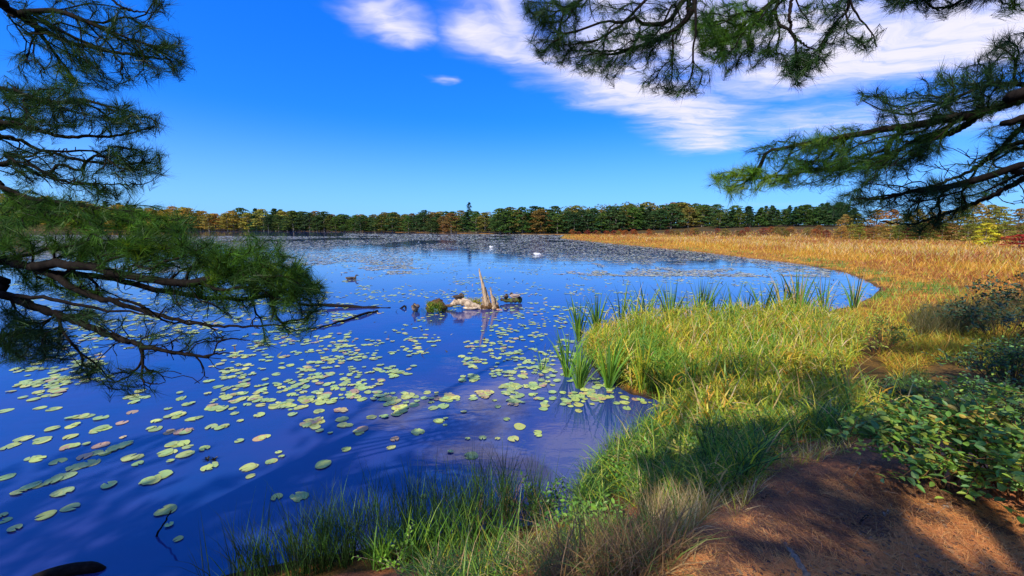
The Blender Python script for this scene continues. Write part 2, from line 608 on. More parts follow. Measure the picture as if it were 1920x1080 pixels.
tag(g.build('ground', M['ground'], smooth=True), 'brown needle covered bank, golden marsh soil and wooded far shore', 'ground', kind='structure')

wm = MB()
wx = np.array([-900, 900.0]); wm.add([(-900, -80, 0), (900, -80, 0), (900, 1200, 0), (-900, 1200, 0)], [(0, 1, 2), (0, 2, 3)])
tag(wm.build('water', M['water']), 'calm deep blue lake water mirroring sky and clouds', 'water', kind='structure')

# ------------------------------------------------------------------ far trees
def crown_mesh(name, seed, kind, H):
    r = np.random.default_rng(seed)
    mb = MB()
    cs = []
    if kind == 'round':
        n = 24
        for i in range(n):
            f = (i + r.random()) / n
            z = H * (0.05 + 0.85 * f)
            rr = H * 0.28 * math.sin(math.pi * min(1, 0.26 + 0.68 * f)) * (0.45 + 0.6 * r.random())
            a = i * 2.4 + r.random()
            cs.append((rr * math.cos(a), rr * math.sin(a), z, H * (0.075 + 0.06 * r.random())))
        cs.append((0, 0, H * 0.90, H * 0.09)); cs.append((0, 0, H * 0.62, H * 0.19)); cs.append((0, 0, H * 0.36, H * 0.16))
    else:
        n = 26
        for i in range(n):
            f = i / n
            z = H * (0.08 + 0.88 * f)
            rr = H * 0.20 * (1 - f) ** 0.8 * (0.4 + 0.8 * r.random())
            a = i * 2.4 + r.random()
            cs.append((rr * math.cos(a), rr * math.sin(a), z, H * (0.09 * (1 - f) + 0.03)))
    per = 78 if kind == 'round' else 48
    for (x, y, z, R) in cs:
        d = unit(r.normal(size=(per, 3)))
        d[:, 2] = np.abs(d[:, 2]) * 0.9 - 0.25
        p = np.array([x, y, z]) + d * R * (0.55 + 0.5 * r.random((per, 1))) * np.array([1.15, 1.15, 0.8])
        nrm = unit(d * 0.8 + r.normal(size=(per, 3)) * 0.6)
        t1 = unit(np.cross(nrm, r.normal(size=(per, 3)))); t2 = np.cross(nrm, t1)
        s = (0.20 + 0.34 * r.random((per, 1))) * H / 15
        el = 0.7 if kind == 'round' else 1.25
        V = np.stack([p - t1 * s * el, p - t2 * s * 0.6, p + t1 * s * el, p + t2 * s * 0.7], 1).reshape(-1, 3)
        base = np.arange(per)[:, None] * 4
        Fq = np.vstack([base + np.array([0, 1, 2]), base + np.array([0, 2, 3])])
        cl = (0.75 + 0.5 * r.random((per, 1))) * (0.8 + 0.4 * r.random())
        hue = np.array([1, 1, 1]) + (r.random(3) - 0.5) * np.array([0.35, 0.15, 0.2])
        mb.add(V, Fq, np.repeat(cl * hue, 4, 0))
    return mb.mesh(name, M['crown'])


def trunk_mesh(name, seed, H, r0):
    r = np.random.default_rng(seed)
    mb = MB()
    pts = [(0, 0, -0.6)] + [(r.normal() * 0.012 * H * f, r.normal() * 0.012 * H * f, H * f) for f in (0.2, 0.4, 0.6, 0.8)]
    tube(mb, pts, [r0 * 1.2, r0, r0 * 0.8, r0 * 0.55, r0 * 0.25], 6)
    for k in range(6):
        z = H * (0.32 + 0.08 * k); a = r.random() * 6.28
        tube(mb, [(0, 0, z), (H * 0.09 * math.cos(a), H * 0.09 * math.sin(a), z + H * 0.07), (H * 0.17 * math.cos(a), H * 0.17 * math.sin(a), z + H * 0.11)],
             [r0 * 0.4, r0 * 0.28, r0 * 0.1], 4)
    return mb.mesh(name, M['far_bark'])


ROUND = [(crown_mesh('round_crown', 100 + i, 'round', 15.0), trunk_mesh('broad_trunk', 200 + i, 15.0, 0.26)) for i in range(9)]
CONE = [(crown_mesh('conifer_crown', 300 + i, 'cone', 15.0), trunk_mesh('conifer_trunk', 400 + i, 15.0, 0.2)) for i in range(5)]


def far_tree(x, y, H, kind, color, name, label, group, wide=1.0, dz=0.0):
    z = float(height(np.array([x]), np.array([y]))[0])
    cm, tm = random.choice(ROUND if kind == 'round' else CONE)
    e = empty(name, (x, y, max(z, 0.05) + dz), random.random() * 6.28)
    s = H / 15.0
    e.scale = (s * wide, s * wide, s)
    c = link('crown', cm, e); c.color = (*color, 1)
    link('trunk', tm, e)
    tag(e, label, 'tree', group)
    return e


def jit(c, a=0.2):
    k = 1 + (random.random() - 0.5) * 2 * a
    return tuple(min(1, max(0.004, v * k * (1 + (random.random() - 0.5) * a))) for v in c)


ORANGE = [(0.38, 0.235, 0.045), (0.35, 0.26, 0.05), (0.28, 0.24, 0.05), (0.19, 0.19, 0.045), (0.32, 0.18, 0.045)]
GREEN = [(0.060, 0.105, 0.022), (0.045, 0.085, 0.028), (0.085, 0.12, 0.025), (0.035, 0.065, 0.025), (0.13, 0.13, 0.03)]
MIXED = GREEN + [(0.18, 0.12, 0.035), (0.20, 0.17, 0.04), (0.21, 0.11, 0.035)]
PINE = [(0.030, 0.065, 0.025), (0.040, 0.080, 0.025), (0.055, 0.10, 0.022)]


WORD = {(0.38, 0.235, 0.045): 'bright orange', (0.35, 0.26, 0.05): 'golden', (0.28, 0.24, 0.05): 'gold green', (0.19, 0.19, 0.045): 'olive', (0.32, 0.18, 0.045): 'burnt orange',
        (0.060, 0.105, 0.022): 'mid green', (0.045, 0.085, 0.028): 'deep green', (0.085, 0.12, 0.025): 'light green', (0.035, 0.065, 0.025): 'blackish green', (0.13, 0.13, 0.03): 'yellow green',
        (0.18, 0.12, 0.035): 'brown', (0.20, 0.17, 0.04): 'khaki', (0.21, 0.11, 0.035): 'russet', (0.030, 0.065, 0.025): 'blue green', (0.040, 0.080, 0.025): 'forest green', (0.055, 0.10, 0.022): 'fresh green',
        (0.20, 0.19, 0.035): 'olive', (0.26, 0.21, 0.04): 'yellow olive', (0.15, 0.16, 0.03): 'dull green', (0.29, 0.19, 0.05): 'tan', (0.34, 0.17, 0.045): 'rusty'}


def row(px0, px1, n, D0, D1, H0, H1, kinds, cols, name, label, group, conf=0.0, depth=10, wide=1.5):
    for i in range(n):
        f = (i + 0.5 + (random.random() - 0.5) * 0.8) / n
        px = px0 + (px1 - px0) * f
        D = D0 + (D1 - D0) * f + (random.random() - 0.5) * depth
        x = (px - 960) / F_PX * D
        con = random.random() < conf
        base_c = random.choice(PINE if con else cols)
        far_tree(x, D, (H0 + (H1 - H0) * f) * (0.78 + 0.36 * random.random()), 'cone' if con else 'round',
                 jit(base_c), name if not con else 'conifer_tree',
                 WORD[base_c] + ' ' + label if not con else WORD[base_c] + ' pointed conifer among the ' + group, group, wide * (0.85 + 0.3 * random.random()) * (1.0 if not con else 1.15))


# left shore: orange and gold canopy, with darker woods to their right
row(-60, 540, 36, 412, 396, 24, 22, None, ORANGE, 'autumn_tree', 'leaved tree at the water edge, part of the autumn coloured left shore', 'autumn coloured trees along the left far shore', 0.04)
row(-60, 560, 26, 440, 422, 24, 22, None, ORANGE[1:] + GREEN[:2], 'autumn_tree', 'leaved tree rising behind the autumn trees of the left shore', 'second rank behind the orange shore trees', 0.1)
row(500, 830, 36, 380, 312, 18, 14.5, None, GREEN, 'shore_tree', 'tree at the water edge of the dark middle shore', 'dark trees along the middle far shore', 0.05)
row(500, 900, 30, 405, 340, 19, 16, None, MIXED, 'shore_tree', 'tree crown rising behind the dark middle shore trees', 'second rank behind the middle shore', 0.04)
row(800, 960, 13, 300, 280, 13, 17, None, MIXED, 'grove_tree', 'tree standing where the far shore meets the golden marsh', 'trees between the middle shore and the tall grove', 0.1)
row(930, 1345, 38, 268, 258, 17.5, 15, None, GREEN + GREEN[:2] + MIXED[5:7], 'grove_tree', 'tall tree in front rank of the grove behind the marsh', 'front rank of the grove behind the marsh', 0.05)
row(940, 1330, 28, 290, 282, 18, 16, None, MIXED, 'grove_tree', 'tree crown in back rank of the grove behind the marsh', 'back rank of the grove behind the marsh', 0.04)
row(1330, 1580, 26, 240, 200, 11, 11, None, GREEN, 'conifer_tree', 'rounded tree within the low pine belt beside the tall grove', 'low pine belt beside the grove', 0.75, 10)
row(1360, 1600, 16, 262, 225, 12, 12, None, GREEN, 'conifer_tree', 'rounded tree behind the low pine belt beside the grove', 'back rank of the low pine belt', 0.7, 10)
OLIVE = [(0.20, 0.19, 0.035), (0.26, 0.21, 0.04), (0.15, 0.16, 0.03), (0.29, 0.19, 0.05)]
row(1555, 2080, 22, 118, 96, 5.2, 6.5, None, OLIVE, 'willow_tree', 'low bushy willow at the edge of the marsh', 'olive willows edging the marsh', 0.0, 10, 1.5)
row(1560, 2150, 22, 158, 140, 9.0, 11.5, None, OLIVE + [(0.34, 0.17, 0.045)], 'hillside_tree', 'tree on the slope behind the marsh willows', 'trees on the slope behind the willows', 0.0, 14, 1.3)
# the wood behind the shore ranks reads as one mass of crowns
fw = MB(); rw = np.random.default_rng(55)
for k in range(230):
    px = -80 + 1440 * (k + rw.random()) / 230
    D = np.interp(px, [-80, 540, 850, 960, 1350], [455, 435, 365, 312, 305]) + 10 * rw.random()
    x = (px - 960) / F_PX * D
    z0 = float(height(np.array([x]), np.array([D]))[0])
    Hc = np.interp(px, [-80, 400, 560, 900, 960, 1150, 1350], [17, 17, 14.5, 12.5, 13.5, 15, 10]) * (0.85 + 0.3 * rw.random())
    N_ = 150
    d = unit(rw.normal(size=(N_, 3))); d[:, 1] = -np.abs(d[:, 1])
    P_ = np.array([x, D, z0 + Hc * 0.55]) + d * np.array([4.6, 4.0, Hc * 0.46]) * (0.8 + 0.25 * rw.random((N_, 1)))
    nr = unit(d + rw.normal(size=(N_, 3)) * 0.5); t1 = unit(np.cross(nr, rw.normal(size=(N_, 3)))); t2 = np.cross(nr, t1)
    s_ = 0.35 + 0.5 * rw.random((N_, 1))
    V = np.stack([P_ - t1 * s_, P_ - t2 * s_ * 0.7, P_ + t1 * s_, P_ + t2 * s_ * 0.7], 1).reshape(-1, 3)
    ii = np.arange(N_)[:, None] * 4
    cc0 = np.array([(0.075, 0.105, 0.028), (0.10, 0.12, 0.03), (0.15, 0.14, 0.035), (0.055, 0.085, 0.028), (0.17, 0.12, 0.035)][int(rw.integers(5))])
    if px < 520: cc0 = np.array([(0.24, 0.20, 0.045), (0.17, 0.17, 0.04), (0.28, 0.19, 0.045)][int(rw.integers(3))])
    fw.add(V, np.vstack([ii + np.array([0, 1, 2]), ii + np.array([0, 2, 3])]), np.repeat(cc0 * (0.75 + 0.5 * rw.random((N_, 1))), 4, 0))
tag(fw.build('far_wood', M['crown']), 'continuous olive green wood rising behind the trees of the far shore', 'wood', kind='stuff')
# the one tree that stands above the canopy
lt = far_tree((880 - 960) / F_PX * 352, 352, 24, 'round', (0.02, 0.045, 0.03), 'lone_tree', 'single tall dark tree standing well above the far canopy', None, 0.42, 0)
bt = far_tree((1840 - 960) / F_PX * 72, 72, 4.6, 'round', (0.50, 0.44, 0.035), 'willow_bush', 'bright yellow green bush standing at the right edge of the marsh', None, 1.3)
rb = far_tree((1905 - 960) / F_PX * 62, 62, 2.6, 'round', (0.36, 0.045, 0.035), 'red_bush', 'crimson leaved bush standing at the right edge of the marsh', None, 2.6)
for o in (bt, rb):
    o['category'] = 'bush'
# low shrubs along the back of the marsh
for i in range(70):
    px = 1040 + 720 * random.random()
    D = 205 - 0.13 * (px - 1040) + random.random() * 30
    x = (px - 960) / F_PX * D
    if sdist(np.array([x]), np.array([D]))[0] < 3:
        continue
    kk = random.randrange(4)
    c = jit([(0.30, 0.10, 0.03), (0.26, 0.13, 0.04), (0.24, 0.06, 0.035), (0.22, 0.16, 0.04)][kk])
    e = far_tree(x, D, 2.0 + 1.4 * random.random(), 'round', c, 'marsh_shrub', ['rusty red', 'copper brown', 'dark crimson', 'dull olive brown'][kk] + ' low shrub at back of the marsh ' + ('before the tall grove' if px < 1345 else 'before the low pines' if px < 1560 else 'before the willows'), 'rusty shrubs at the back of the marsh', 2.1)
    e['category'] = 'shrub'

# ------------------------------------------------------------------ pines with needles
NEEDLE_DARK = np.array([[0.026, 0.066, 0.022], [0.036, 0.088, 0.020], [0.020, 0.052, 0.026]])  # canopy shade put into the needle colour
NEEDLE_MID = np.array([[0.050, 0.125, 0.018], [0.066, 0.155, 0.020], [0.040, 0.105, 0.022], [0.032, 0.085, 0.022]])  # half lit boughs, brightness put into the colour
NEEDLE_BRIGHT = np.array([[0.12, 0.25, 0.024], [0.09, 0.22, 0.028], [0.18, 0.29, 0.02]])  # sunlit tips, sunlight put into the needle colour


def shoots(mb, tips, dirs, n_need, n_len, width, palette, r, axis=0.12, spread=(0.22, 0.95)):
    """brushes of needles round the last bit of each twig"""
    K = len(tips)
    if K == 0:
        return
    tips = np.repeat(tips, n_need, 0); d = np.repeat(unit(dirs), n_need, 0)
    N = len(tips)
    f = r.random(N)
    p = tips - d * (f * axis)[:, None]
    rnd = unit(r.normal(size=(N, 3)))
    side = unit(rnd - d * np.sum(rnd * d, 1)[:, None])
    ang = spread[0] + (spread[1] - spread[0]) * (0.5 * f + 0.5 * r.random(N))
    nd = d * np.cos(ang)[:, None] + side * np.sin(ang)[:, None]
    L = n_len * (0.7 + 0.5 * r.random(N))
    e = p + nd * L[:, None] + np.array([0, 0, -1.0]) * (L * 0.10 * r.random(N))[:, None]
    w = unit(np.cross(nd, r.normal(size=(N, 3)))) * width
    V = np.stack([p - w / 2, p + w / 2, e], 1).reshape(-1, 3)
    Fq = np.arange(N * 3).reshape(-1, 3)
    c = np.repeat(pick(palette, K, 0.25, r), n_need, 0) * (0.8 + 0.4 * r.random((N, 1)))
    mb.add(V, Fq, np.repeat(c, 3, 0))


def pine_limb(tree, limbs, areas, seed, label=None, n_need=46, n_len=0.092, width=0.0019):
    """limbs: polylines of (px, py, depth) + optional radius; areas: (polygon px, depth0, spread, count, palette)
    shoots are spread through the volume and joined to the limb by twigs."""
    r = np.random.default_rng(seed)
    nodes = []; plen = []; par = []
    rad_min = []
    for (pts, r0, r1) in limbs:
        P = np.array([q if len(q) == 4 else (*at_depth(np.array(q[0], float), np.array(q[1], float), q[2]), 0) for q in pts], float)[:, :3]
        L = np.linalg.norm(np.diff(P, axis=0), axis=1).sum()
        C = curve_pts(P, max(6, int(L / 0.05)))
        C[1:-1] += r.normal(size=(len(C) - 2, 3)) * 0.004
        acc = 0
        for i, c in enumerate(C):
            if i: acc += np.linalg.norm(c - C[i - 1])
            nodes.append(c); plen.append(acc); par.append(len(nodes) - 2 if i else -1)
            rad_min.append(r0 + (r1 - r0) * i / (len(C) - 1))
    nlimb = len(nodes)
    tips = []
    for (poly, dep, spread, count, pal) in areas:
        s = sample_poly(poly, int(count * (1.2 if pal != 2 else 1)), r)
        dd = dep(s[:, 0], s[:, 1]) if callable(dep) else np.full(len(s), dep)
        dd = dd + (r.random(len(s)) - 0.5) * 2 * spread
        P = at_depth(s[:, 0], s[:, 1], dd)
        for p in P: tips.append((p, pal))
    A = np.array(nodes)
    td = [np.min(np.linalg.norm(A - t[0], axis=1)) for t in tips]
    order = np.argsort(td)
    nodes = list(nodes)
    NA = np.zeros((len(nodes) + len(tips) * 14, 3)); PL = np.zeros(len(NA)); cnt = len(nodes)
    NA[:cnt] = A; PL[:cnt] = plen
    par = list(par) + [-1] * (len(NA) - cnt)
    shoot_tip = {}; 
    sh = []
    for oi in order:
        p, pal = tips[oi]
        dist = np.linalg.norm(NA[:cnt] - p, axis=1)
        cost = dist * 1.0 + 0.42 * PL[:cnt]
        cost[dist < 0.04] += 1
        j = int(np.argmin(cost))
        q = NA[j].copy(); L = dist[j]
        m = max(2, min(12, int(L / 0.07)))
        # leave along the parent twig, then turn to the shoot
        pp = par[j]
        d0 = unit(q - NA[pp]) if pp >= 0 else unit(p - q)
        mid = q + d0 * L * 0.35 + (p - q) * 0.15 + np.array([0, 0, -0.05]) * L + r.normal(size=3) * 0.02 * L
        prev = j
        for k in range(1, m + 1):
            t = k / m
            c = (1 - t) ** 2 * q + 2 * t * (1 - t) * mid + t * t * p
            NA[cnt] = c; PL[cnt] = PL[prev] + np.linalg.norm(c - NA[prev]); par[cnt] = prev
            prev = cnt; cnt += 1
        if pal != 2: sh.append((p, unit(unit(p - mid) + np.array([0, 0, 0.25])), pal))
    # twig thickness from how much it carries
    load = np.zeros(cnt)
    has_child = np.zeros(cnt, bool)
    for i in range(cnt):
        if par[i] >= 0: has_child[par[i]] = True
    for i in range(cnt - 1, -1, -1):
        if not has_child[i]: load[i] += 1
        if par[i] >= 0: load[par[i]] += load[i]
    rad = 0.0021 * np.sqrt(np.maximum(load, 1)) ** 0.95
    for i in range(nlimb):
        rad[i] = max(rad[i] * 0.8, rad_min[i])
    wood_mb = MB()
    # follow chains
    kids = [[] for _ in range(cnt)]
    for i in range(cnt):
        if par[i] >= 0: kids[par[i]].append(i)
    started = [i for i in range(cnt) if par[i] < 0]
    stack = [(i, None) for i in started]
    while stack:
        i, frm = stack.pop()
        chain = ([frm] if frm is not None else []) + [i]
        cur = i
        while kids[cur]:
            ks = sorted(kids[cur], key=lambda k: -load[k])
            for k in ks[1:]: stack.append((k, cur))
            cur = ks[0]; chain.append(cur)
        if len(chain) > 1:
            rr = rad[chain].copy()
            if frm is not None: rr[0] = min(rr[0], rr[1])
            tube(wood_mb, NA[chain], rr, 6 if rr.max() > 0.012 else 4, cap=False)
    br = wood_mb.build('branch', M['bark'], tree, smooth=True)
    nm = MB()
    for pal in (0, 1, 3):
        sel = [s for s in sh if s[2] == pal]
        if sel:
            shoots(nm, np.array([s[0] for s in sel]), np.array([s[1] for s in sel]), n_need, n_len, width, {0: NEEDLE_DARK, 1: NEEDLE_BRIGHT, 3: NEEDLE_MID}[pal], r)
    # some short side shoots back along the twigs
    ii = r.integers(nlimb, cnt, int((cnt - nlimb) * 0.05))
    ii = np.array([i for i in ii if load[i] <= 3 and par[i] >= 0])
    if len(ii):
        dv = unit(NA[ii] - NA[[par[i] for i in ii]]) + r.normal(size=(len(ii), 3)) * 0.5
        shoots(nm, NA[ii] + unit(dv) * 0.04, dv, int(n_need * 0.45), n_len * 0.9, width, NEEDLE_DARK, r, axis=0.06)
    nd = nm.build('needles', M['needle'], br)
    nd['kind'] = 'stuff'
    return br


def pine_trunk(tree, base, H, r0, lean=(0, 0), seed=0):
    r = np.random.default_rng(seed)
    f = np.linspace(0, 1, 16)
    pts = np.array(base) + np.stack([lean[0] * f * H + r.normal(size=16) * 0.02, lean[1] * f * H + r.normal(size=16) * 0.02, -0.3 + f * (H + 0.3)], -1)
    mb = MB(); tube(mb, pts, r0 * (1.25 - 1.15 * f ** 0.8) + 0.01, 12)
    mb.build('trunk', M['bark'], tree, smooth=True)
    return pts


# where sunlight reaches the shore in the photograph (needles that would shade it are left out of the crowns)
LIT_X = [-60, -20, -5.4, -2.5, 1.15, 4.9, 8.5, 20, 45]
LIT_Y = [-6, 0.2, 4.3, 5.2, 6.1, 6.6, 8.6, 15.0, 28]
flecks_px = [(1690, 920, .78, .36), (1885, 1000, .52, .30), (1490, 990, .44, .34), (1590, 880, .38, .24), (1870, 800, 1.15, .9), (1240, 840, .55, .5),
             (1255, 950, .30, .45), (1420, 800, .5, .6), (1700, 690, .8, .7), (1760, 860, .6, .4), (1290, 1075, .42, .3), (1050, 1060, .35, .25), (1640, 800, .3, .3), (1560, 930, .2, .1)]
fl_pos = hit(np.array([f[0] for f in flecks_px], float), np.array([f[1] for f in flecks_px], float))


def lit_spot(P):
    """True where the sun ray through P lands on ground that the photo shows in sun"""
    z0 = np.where(P[:, 1] > 2, 0.8, 1.2)
    t = (P[:, 2] - z0) / -S[2]
    Q = P + S * t[:, None]
    w = (vnoise(Q[:, 0], Q[:, 1], 1.1) - 0.5) * 1.6
    lit = Q[:, 1] + w > np.interp(Q[:, 0], LIT_X, LIT_Y)
    for (px, py, a, b_), c in zip(flecks_px, fl_pos):
        tt = (P[:, 2] - c[2]) / -S[2]
        q = P + S * tt[:, None]
        lit |= ((q[:, 0] - c[0]) / a) ** 2 + ((q[:, 1] - c[1]) / b_) ** 2 < 1
    for c, rad in AIR_LIT:
        v = P - c
        along = v @ S
        lit |= (np.linalg.norm(v - along[:, None] * S, axis=1) < rad) & (along < 0)
    return lit


AIR_LIT = [(at_depth(np.array(float(a)), np.array(float(b_)), d), r_) for (a, b_, d, r_) in [(50, 400, 2.9, .5), (1400, 340, 3.1, .75), (1370, 60, 3.35, .65), (410, 485, 2.1, .45), (250, 460, 2.15, .45), (200, 410, 2.3, .45), (520, 275, 2.9, .5), (540, 275, 2.9, .4), (1530, 275, 2.9, .5)]]


def shade_crown(tree, trunk, z0, z1, R, n_limb, seed, n_sh=95, keep=None):
    """upper whorls of limbs on a pine, one branch part for each"""
    r = np.random.default_rng(seed)
    for k in range(n_limb):
        f = (k + 0.5) / n_limb
        z = z0 + (z1 - z0) * f
        az = k * 2.4 + r.random() * 0.5
        L = R * (1 - 0.72 * f) * (0.8 + 0.4 * r.random())
        b0 = np.array([np.interp(z, trunk[:, 2], trunk[:, 0]), np.interp(z, trunk[:, 2], trunk[:, 1]), z])
        h = np.array([math.cos(az), math.sin(az), 0])
        C = curve_pts([b0, b0 + h * L * 0.4 + (0, 0, 0.12 * L), b0 + h * L * 0.8 + (0, 0, 0.10 * L), b0 + h * L + (0, 0, 0.14 * L)], 14)
        s = np.array([-h[1], h[0], 0])
        t = 0.15 + 0.85 * r.random(n_sh) ** 0.8
        base = np.stack([np.interp(t * 13, np.arange(14), C[:, i]) for i in range(3)], -1)
        off = (r.random(n_sh) - 0.5) * 2 * L * 0.38 * np.sin(np.pi * np.clip(0.15 + 0.8 * t, 0, 1))
        tip = base + s * off[:, None] + h * np.abs(off)[:, None] * 0.6 + np.array([0, 0, 1]) * (r.random(n_sh) * 0.35 - 0.05)[:, None]
        good = ~lit_spot(tip)  # crown shaped for light: tufts over the sunlit spots are dropped
        # keep the view free: nothing of these crowns hangs in front of the lens
        pp, zz = to_px(tip)
        view = (zz > 0.1) & (pp[:, 0] > -150) & (pp[:, 0] < 2070) & (pp[:, 1] > -120) & (pp[:, 1] < 1200)
        good &= ~view
        mb = MB()
        cp, cz = to_px(C)
        bad = ((cz > 0.1) & (cp[:, 0] > -60) & (cp[:, 0] < 1980) & (cp[:, 1] > -60)) | lit_spot(C)
        cut = int(np.argmax(bad)) if bad.any() else 14
        if cut < 3:
            continue
        tube(mb, C[:cut], np.linspace(0.05, 0.012, 14)[:cut], 5)
        idx = np.where(good)[0]
        tb = np.minimum(t * 13, cut - 1)
        for i in idx:
            q = np.array([np.interp(tb[i], np.arange(14), C[:, a]) for a in range(3)])
            tube(mb, [q, (q + tip[i]) / 2 + (0, 0, -0.03), tip[i]], [0.007, 0.005, 0.003], 3, cap=False)
        br = mb.build('branch', M['bark'], tree)
        if len(idx):
            nm = MB()
            d = unit(tip[idx] - base[idx] + h * 0.2 + (0, 0, 0.15))
            shoots(nm, tip[idx], d, 46, 0.17, 0.018, NEEDLE_DARK, r, axis=0.2)
            nd = nm.build('needles', M['needle'], br); nd['kind'] = 'stuff'


def P3(x, y, z):
    return (x, y, z, 1)


# --- pine on the left: trunk just outside the frame, limbs reaching over the water
lp = empty('pine_tree', (0, 0, 0))
tag(lp, 'pine reaching over the water at left, dark limbs and drooping needle brushes', 'tree')
LT = (-4.9, 1.25, 0.5)
lt_pts = pine_trunk(lp, LT, 9.5, 0.17, (0.01, -0.01), 5)
A0, A1 = 0, 1
pine_limb(lp, [([P3(-4.9, 1.25, 4.9), (-120, -45, 2.3), (0, 8, 2.5), (60, 45, 2.6), (130, 78, 2.65), (230, 100, 2.7), (320, 112, 2.75)], 0.030, 0.005),
               ([(40, 25, 2.55), (110, 20, 2.5), (190, 52, 2.5), (260, 78, 2.5)], 0.010, 0.004),
               ([P3(-4.9, 1.25, 5.3), (60, -60, 2.5), (170, -30, 2.6), (225, 12, 2.6), (262, 22, 2.6), (310, 24, 2.6)], 0.012, 0.003)],
          [([(0, 0), (230, 0), (250, 40), (330, 60), (352, 110), (330, 150), (240, 160), (120, 120), (40, 60)], 2.6, 0.22, 130, 0),
           ([(255, 30), (345, 75), (350, 130), (300, 150), (250, 110)], 2.65, 0.15, 36, 0),
           ([(280, -5), (325, -5), (318, 22), (290, 15)], 2.6, 0.1, 9, 0),
           ([(20, 100), (150, 110), (250, 165), (150, 180), (40, 150)], 2.7, 0.25, 40, 0),
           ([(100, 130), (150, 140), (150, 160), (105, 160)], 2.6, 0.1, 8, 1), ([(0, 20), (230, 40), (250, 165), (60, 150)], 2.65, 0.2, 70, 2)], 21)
pine_limb(lp, [([P3(-4.9, 1.25, 4.1), (-120, 215, 2.3), (0, 230, 2.4), (60, 240, 2.45), (110, 254, 2.5), (200, 255, 2.5), (285, 240, 2.5)], 0.024, 0.004),
               ([P3(-4.9, 1.25, 4.3), (-60, 150, 2.3), (40, 178, 2.4), (120, 205, 2.5), (165, 215, 2.5)], 0.014, 0.004)],
          [([(0, 160), (120, 165), (170, 190), (180, 235), (100, 250), (0, 240)], 2.45, 0.25, 120, 0),
           ([(170, 190), (230, 185), (300, 215), (295, 245), (240, 255), (180, 240)], 2.5, 0.15, 50, 0)], 22)
pine_limb(lp, [([P3(-4.9, 1.25, 3.85), (-120, 245, 2.3), (0, 252, 2.4), (90, 285, 2.5), (180, 305, 2.5), (280, 305, 2.5)], 0.017, 0.004),
               ([P3(-4.9, 1.25, 3.7), (-100, 300, 2.3), (20, 290, 2.4), (120, 340, 2.45), (200, 345, 2.5), (270, 345, 2.5)], 0.012, 0.003)],
          [([(190, 270), (260, 262), (308, 290), (310, 330), (260, 335), (200, 315)], 2.5, 0.15, 56, 0),
           ([(0, 270), (120, 290), (190, 310), (200, 350), (100, 350), (0, 320)], 2.45, 0.25, 46, 0),
           ([(230, 340), (300, 350), (290, 365), (220, 375), (150, 365)], 2.45, 0.15, 16, 0), ([(0, 250), (240, 290), (260, 360), (60, 360)], 2.45, 0.2, 90, 2)], 23)
pine_limb(lp, [([P3(-4.9, 1.25, 3.35), (-120, 330, 2.25), (0, 350, 2.3), (60, 372, 2.3), (150, 385, 2.3), (260, 400, 2.35), (340, 415, 2.4)], 0.018, 0.004)],
          [([(0, 350), (120, 365), (240, 375), (290, 395), (370, 400), (390, 430), (280, 440), (140, 430), (0, 440)], 2.35, 0.22, 130, 3),
           ([(110, 385), (300, 400), (350, 425), (250, 440), (120, 425)], 2.3, 0.15, 40, 1), ([(0, 372), (110, 380), (120, 425), (0, 430)], 2.9, 0.2, 40, 1)], 24)
pine_limb(lp, [([P3(-4.9, 1.25, 3.05), (-110, 480, 2.1), (0, 490, 2.15), (40, 496, 2.15), (93, 513, 2.15), (148, 543, 2.15), (222, 569, 2.15), (300, 592, 2.2), (380, 608, 2.2), (470, 612, 2.2), (560, 605, 2.2)], 0.030, 0.004),
               ([(60, 500, 2.15), (150, 498, 2.1), (250, 520, 2.1), (340, 530, 2.1), (430, 515, 2.1), (500, 500, 2.1)], 0.013, 0.004),
               ([(93, 513, 2.15), (200, 520, 2.3), (320, 548, 2.35), (440, 560, 2.35), (560, 545, 2.35)], 0.011, 0.003),
               ([(10, 488, 2.15), (80, 470, 2.2), (160, 455, 2.3), (240, 450, 2.3), (310, 452, 2.3)], 0.011, 0.003)],
          [([(330, 450), (430, 462), (470, 440), (530, 450), (540, 500), (600, 520), (612, 545), (560, 565), (470, 540), (380, 510)], 2.15, 0.16, 180, 3),
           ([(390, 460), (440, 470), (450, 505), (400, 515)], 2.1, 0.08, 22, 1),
           ([(500, 530), (600, 525), (612, 560), (580, 630), (520, 620), (500, 580)], 2.2, 0.12, 70, 3),
           ([(70, 440), (330, 430), (380, 470), (360, 510), (250, 505), (120, 480)], 2.25, 0.2, 130, 3),
           ([(230, 445), (300, 445), (300, 480), (235, 480)], 2.15, 0.1, 16, 1),
           ([(0, 425), (90, 440), (90, 480), (0, 480)], 2.2, 0.15, 26, 3),
           ([(300, 510), (480, 530), (500, 570), (400, 575), (320, 560)], 2.25, 0.12, 30, 3),
           ([(490, 625), (520, 630), (505, 650), (490, 645)], 2.15, 0.05, 4, 3), ([(100, 470), (480, 530), (560, 590), (430, 640), (220, 590), (80, 530)], 2.2, 0.15, 130, 2), ([(280, 520), (480, 560), (470, 600), (300, 580)], 2.25, 0.15, 34, 3), ([(0, 480), (200, 530), (260, 570), (120, 560), (0, 530)], 2.3, 0.15, 60, 3), ([(380, 470), (560, 480), (605, 540), (480, 560), (360, 530)], 2.2, 0.15, 70, 3), ([(120, 430), (400, 440), (420, 490), (200, 500)], 2.25, 0.2, 60, 3), ([(450, 470), (560, 500), (600, 540), (520, 520)], 2.1, 0.08, 22, 1)], 25)
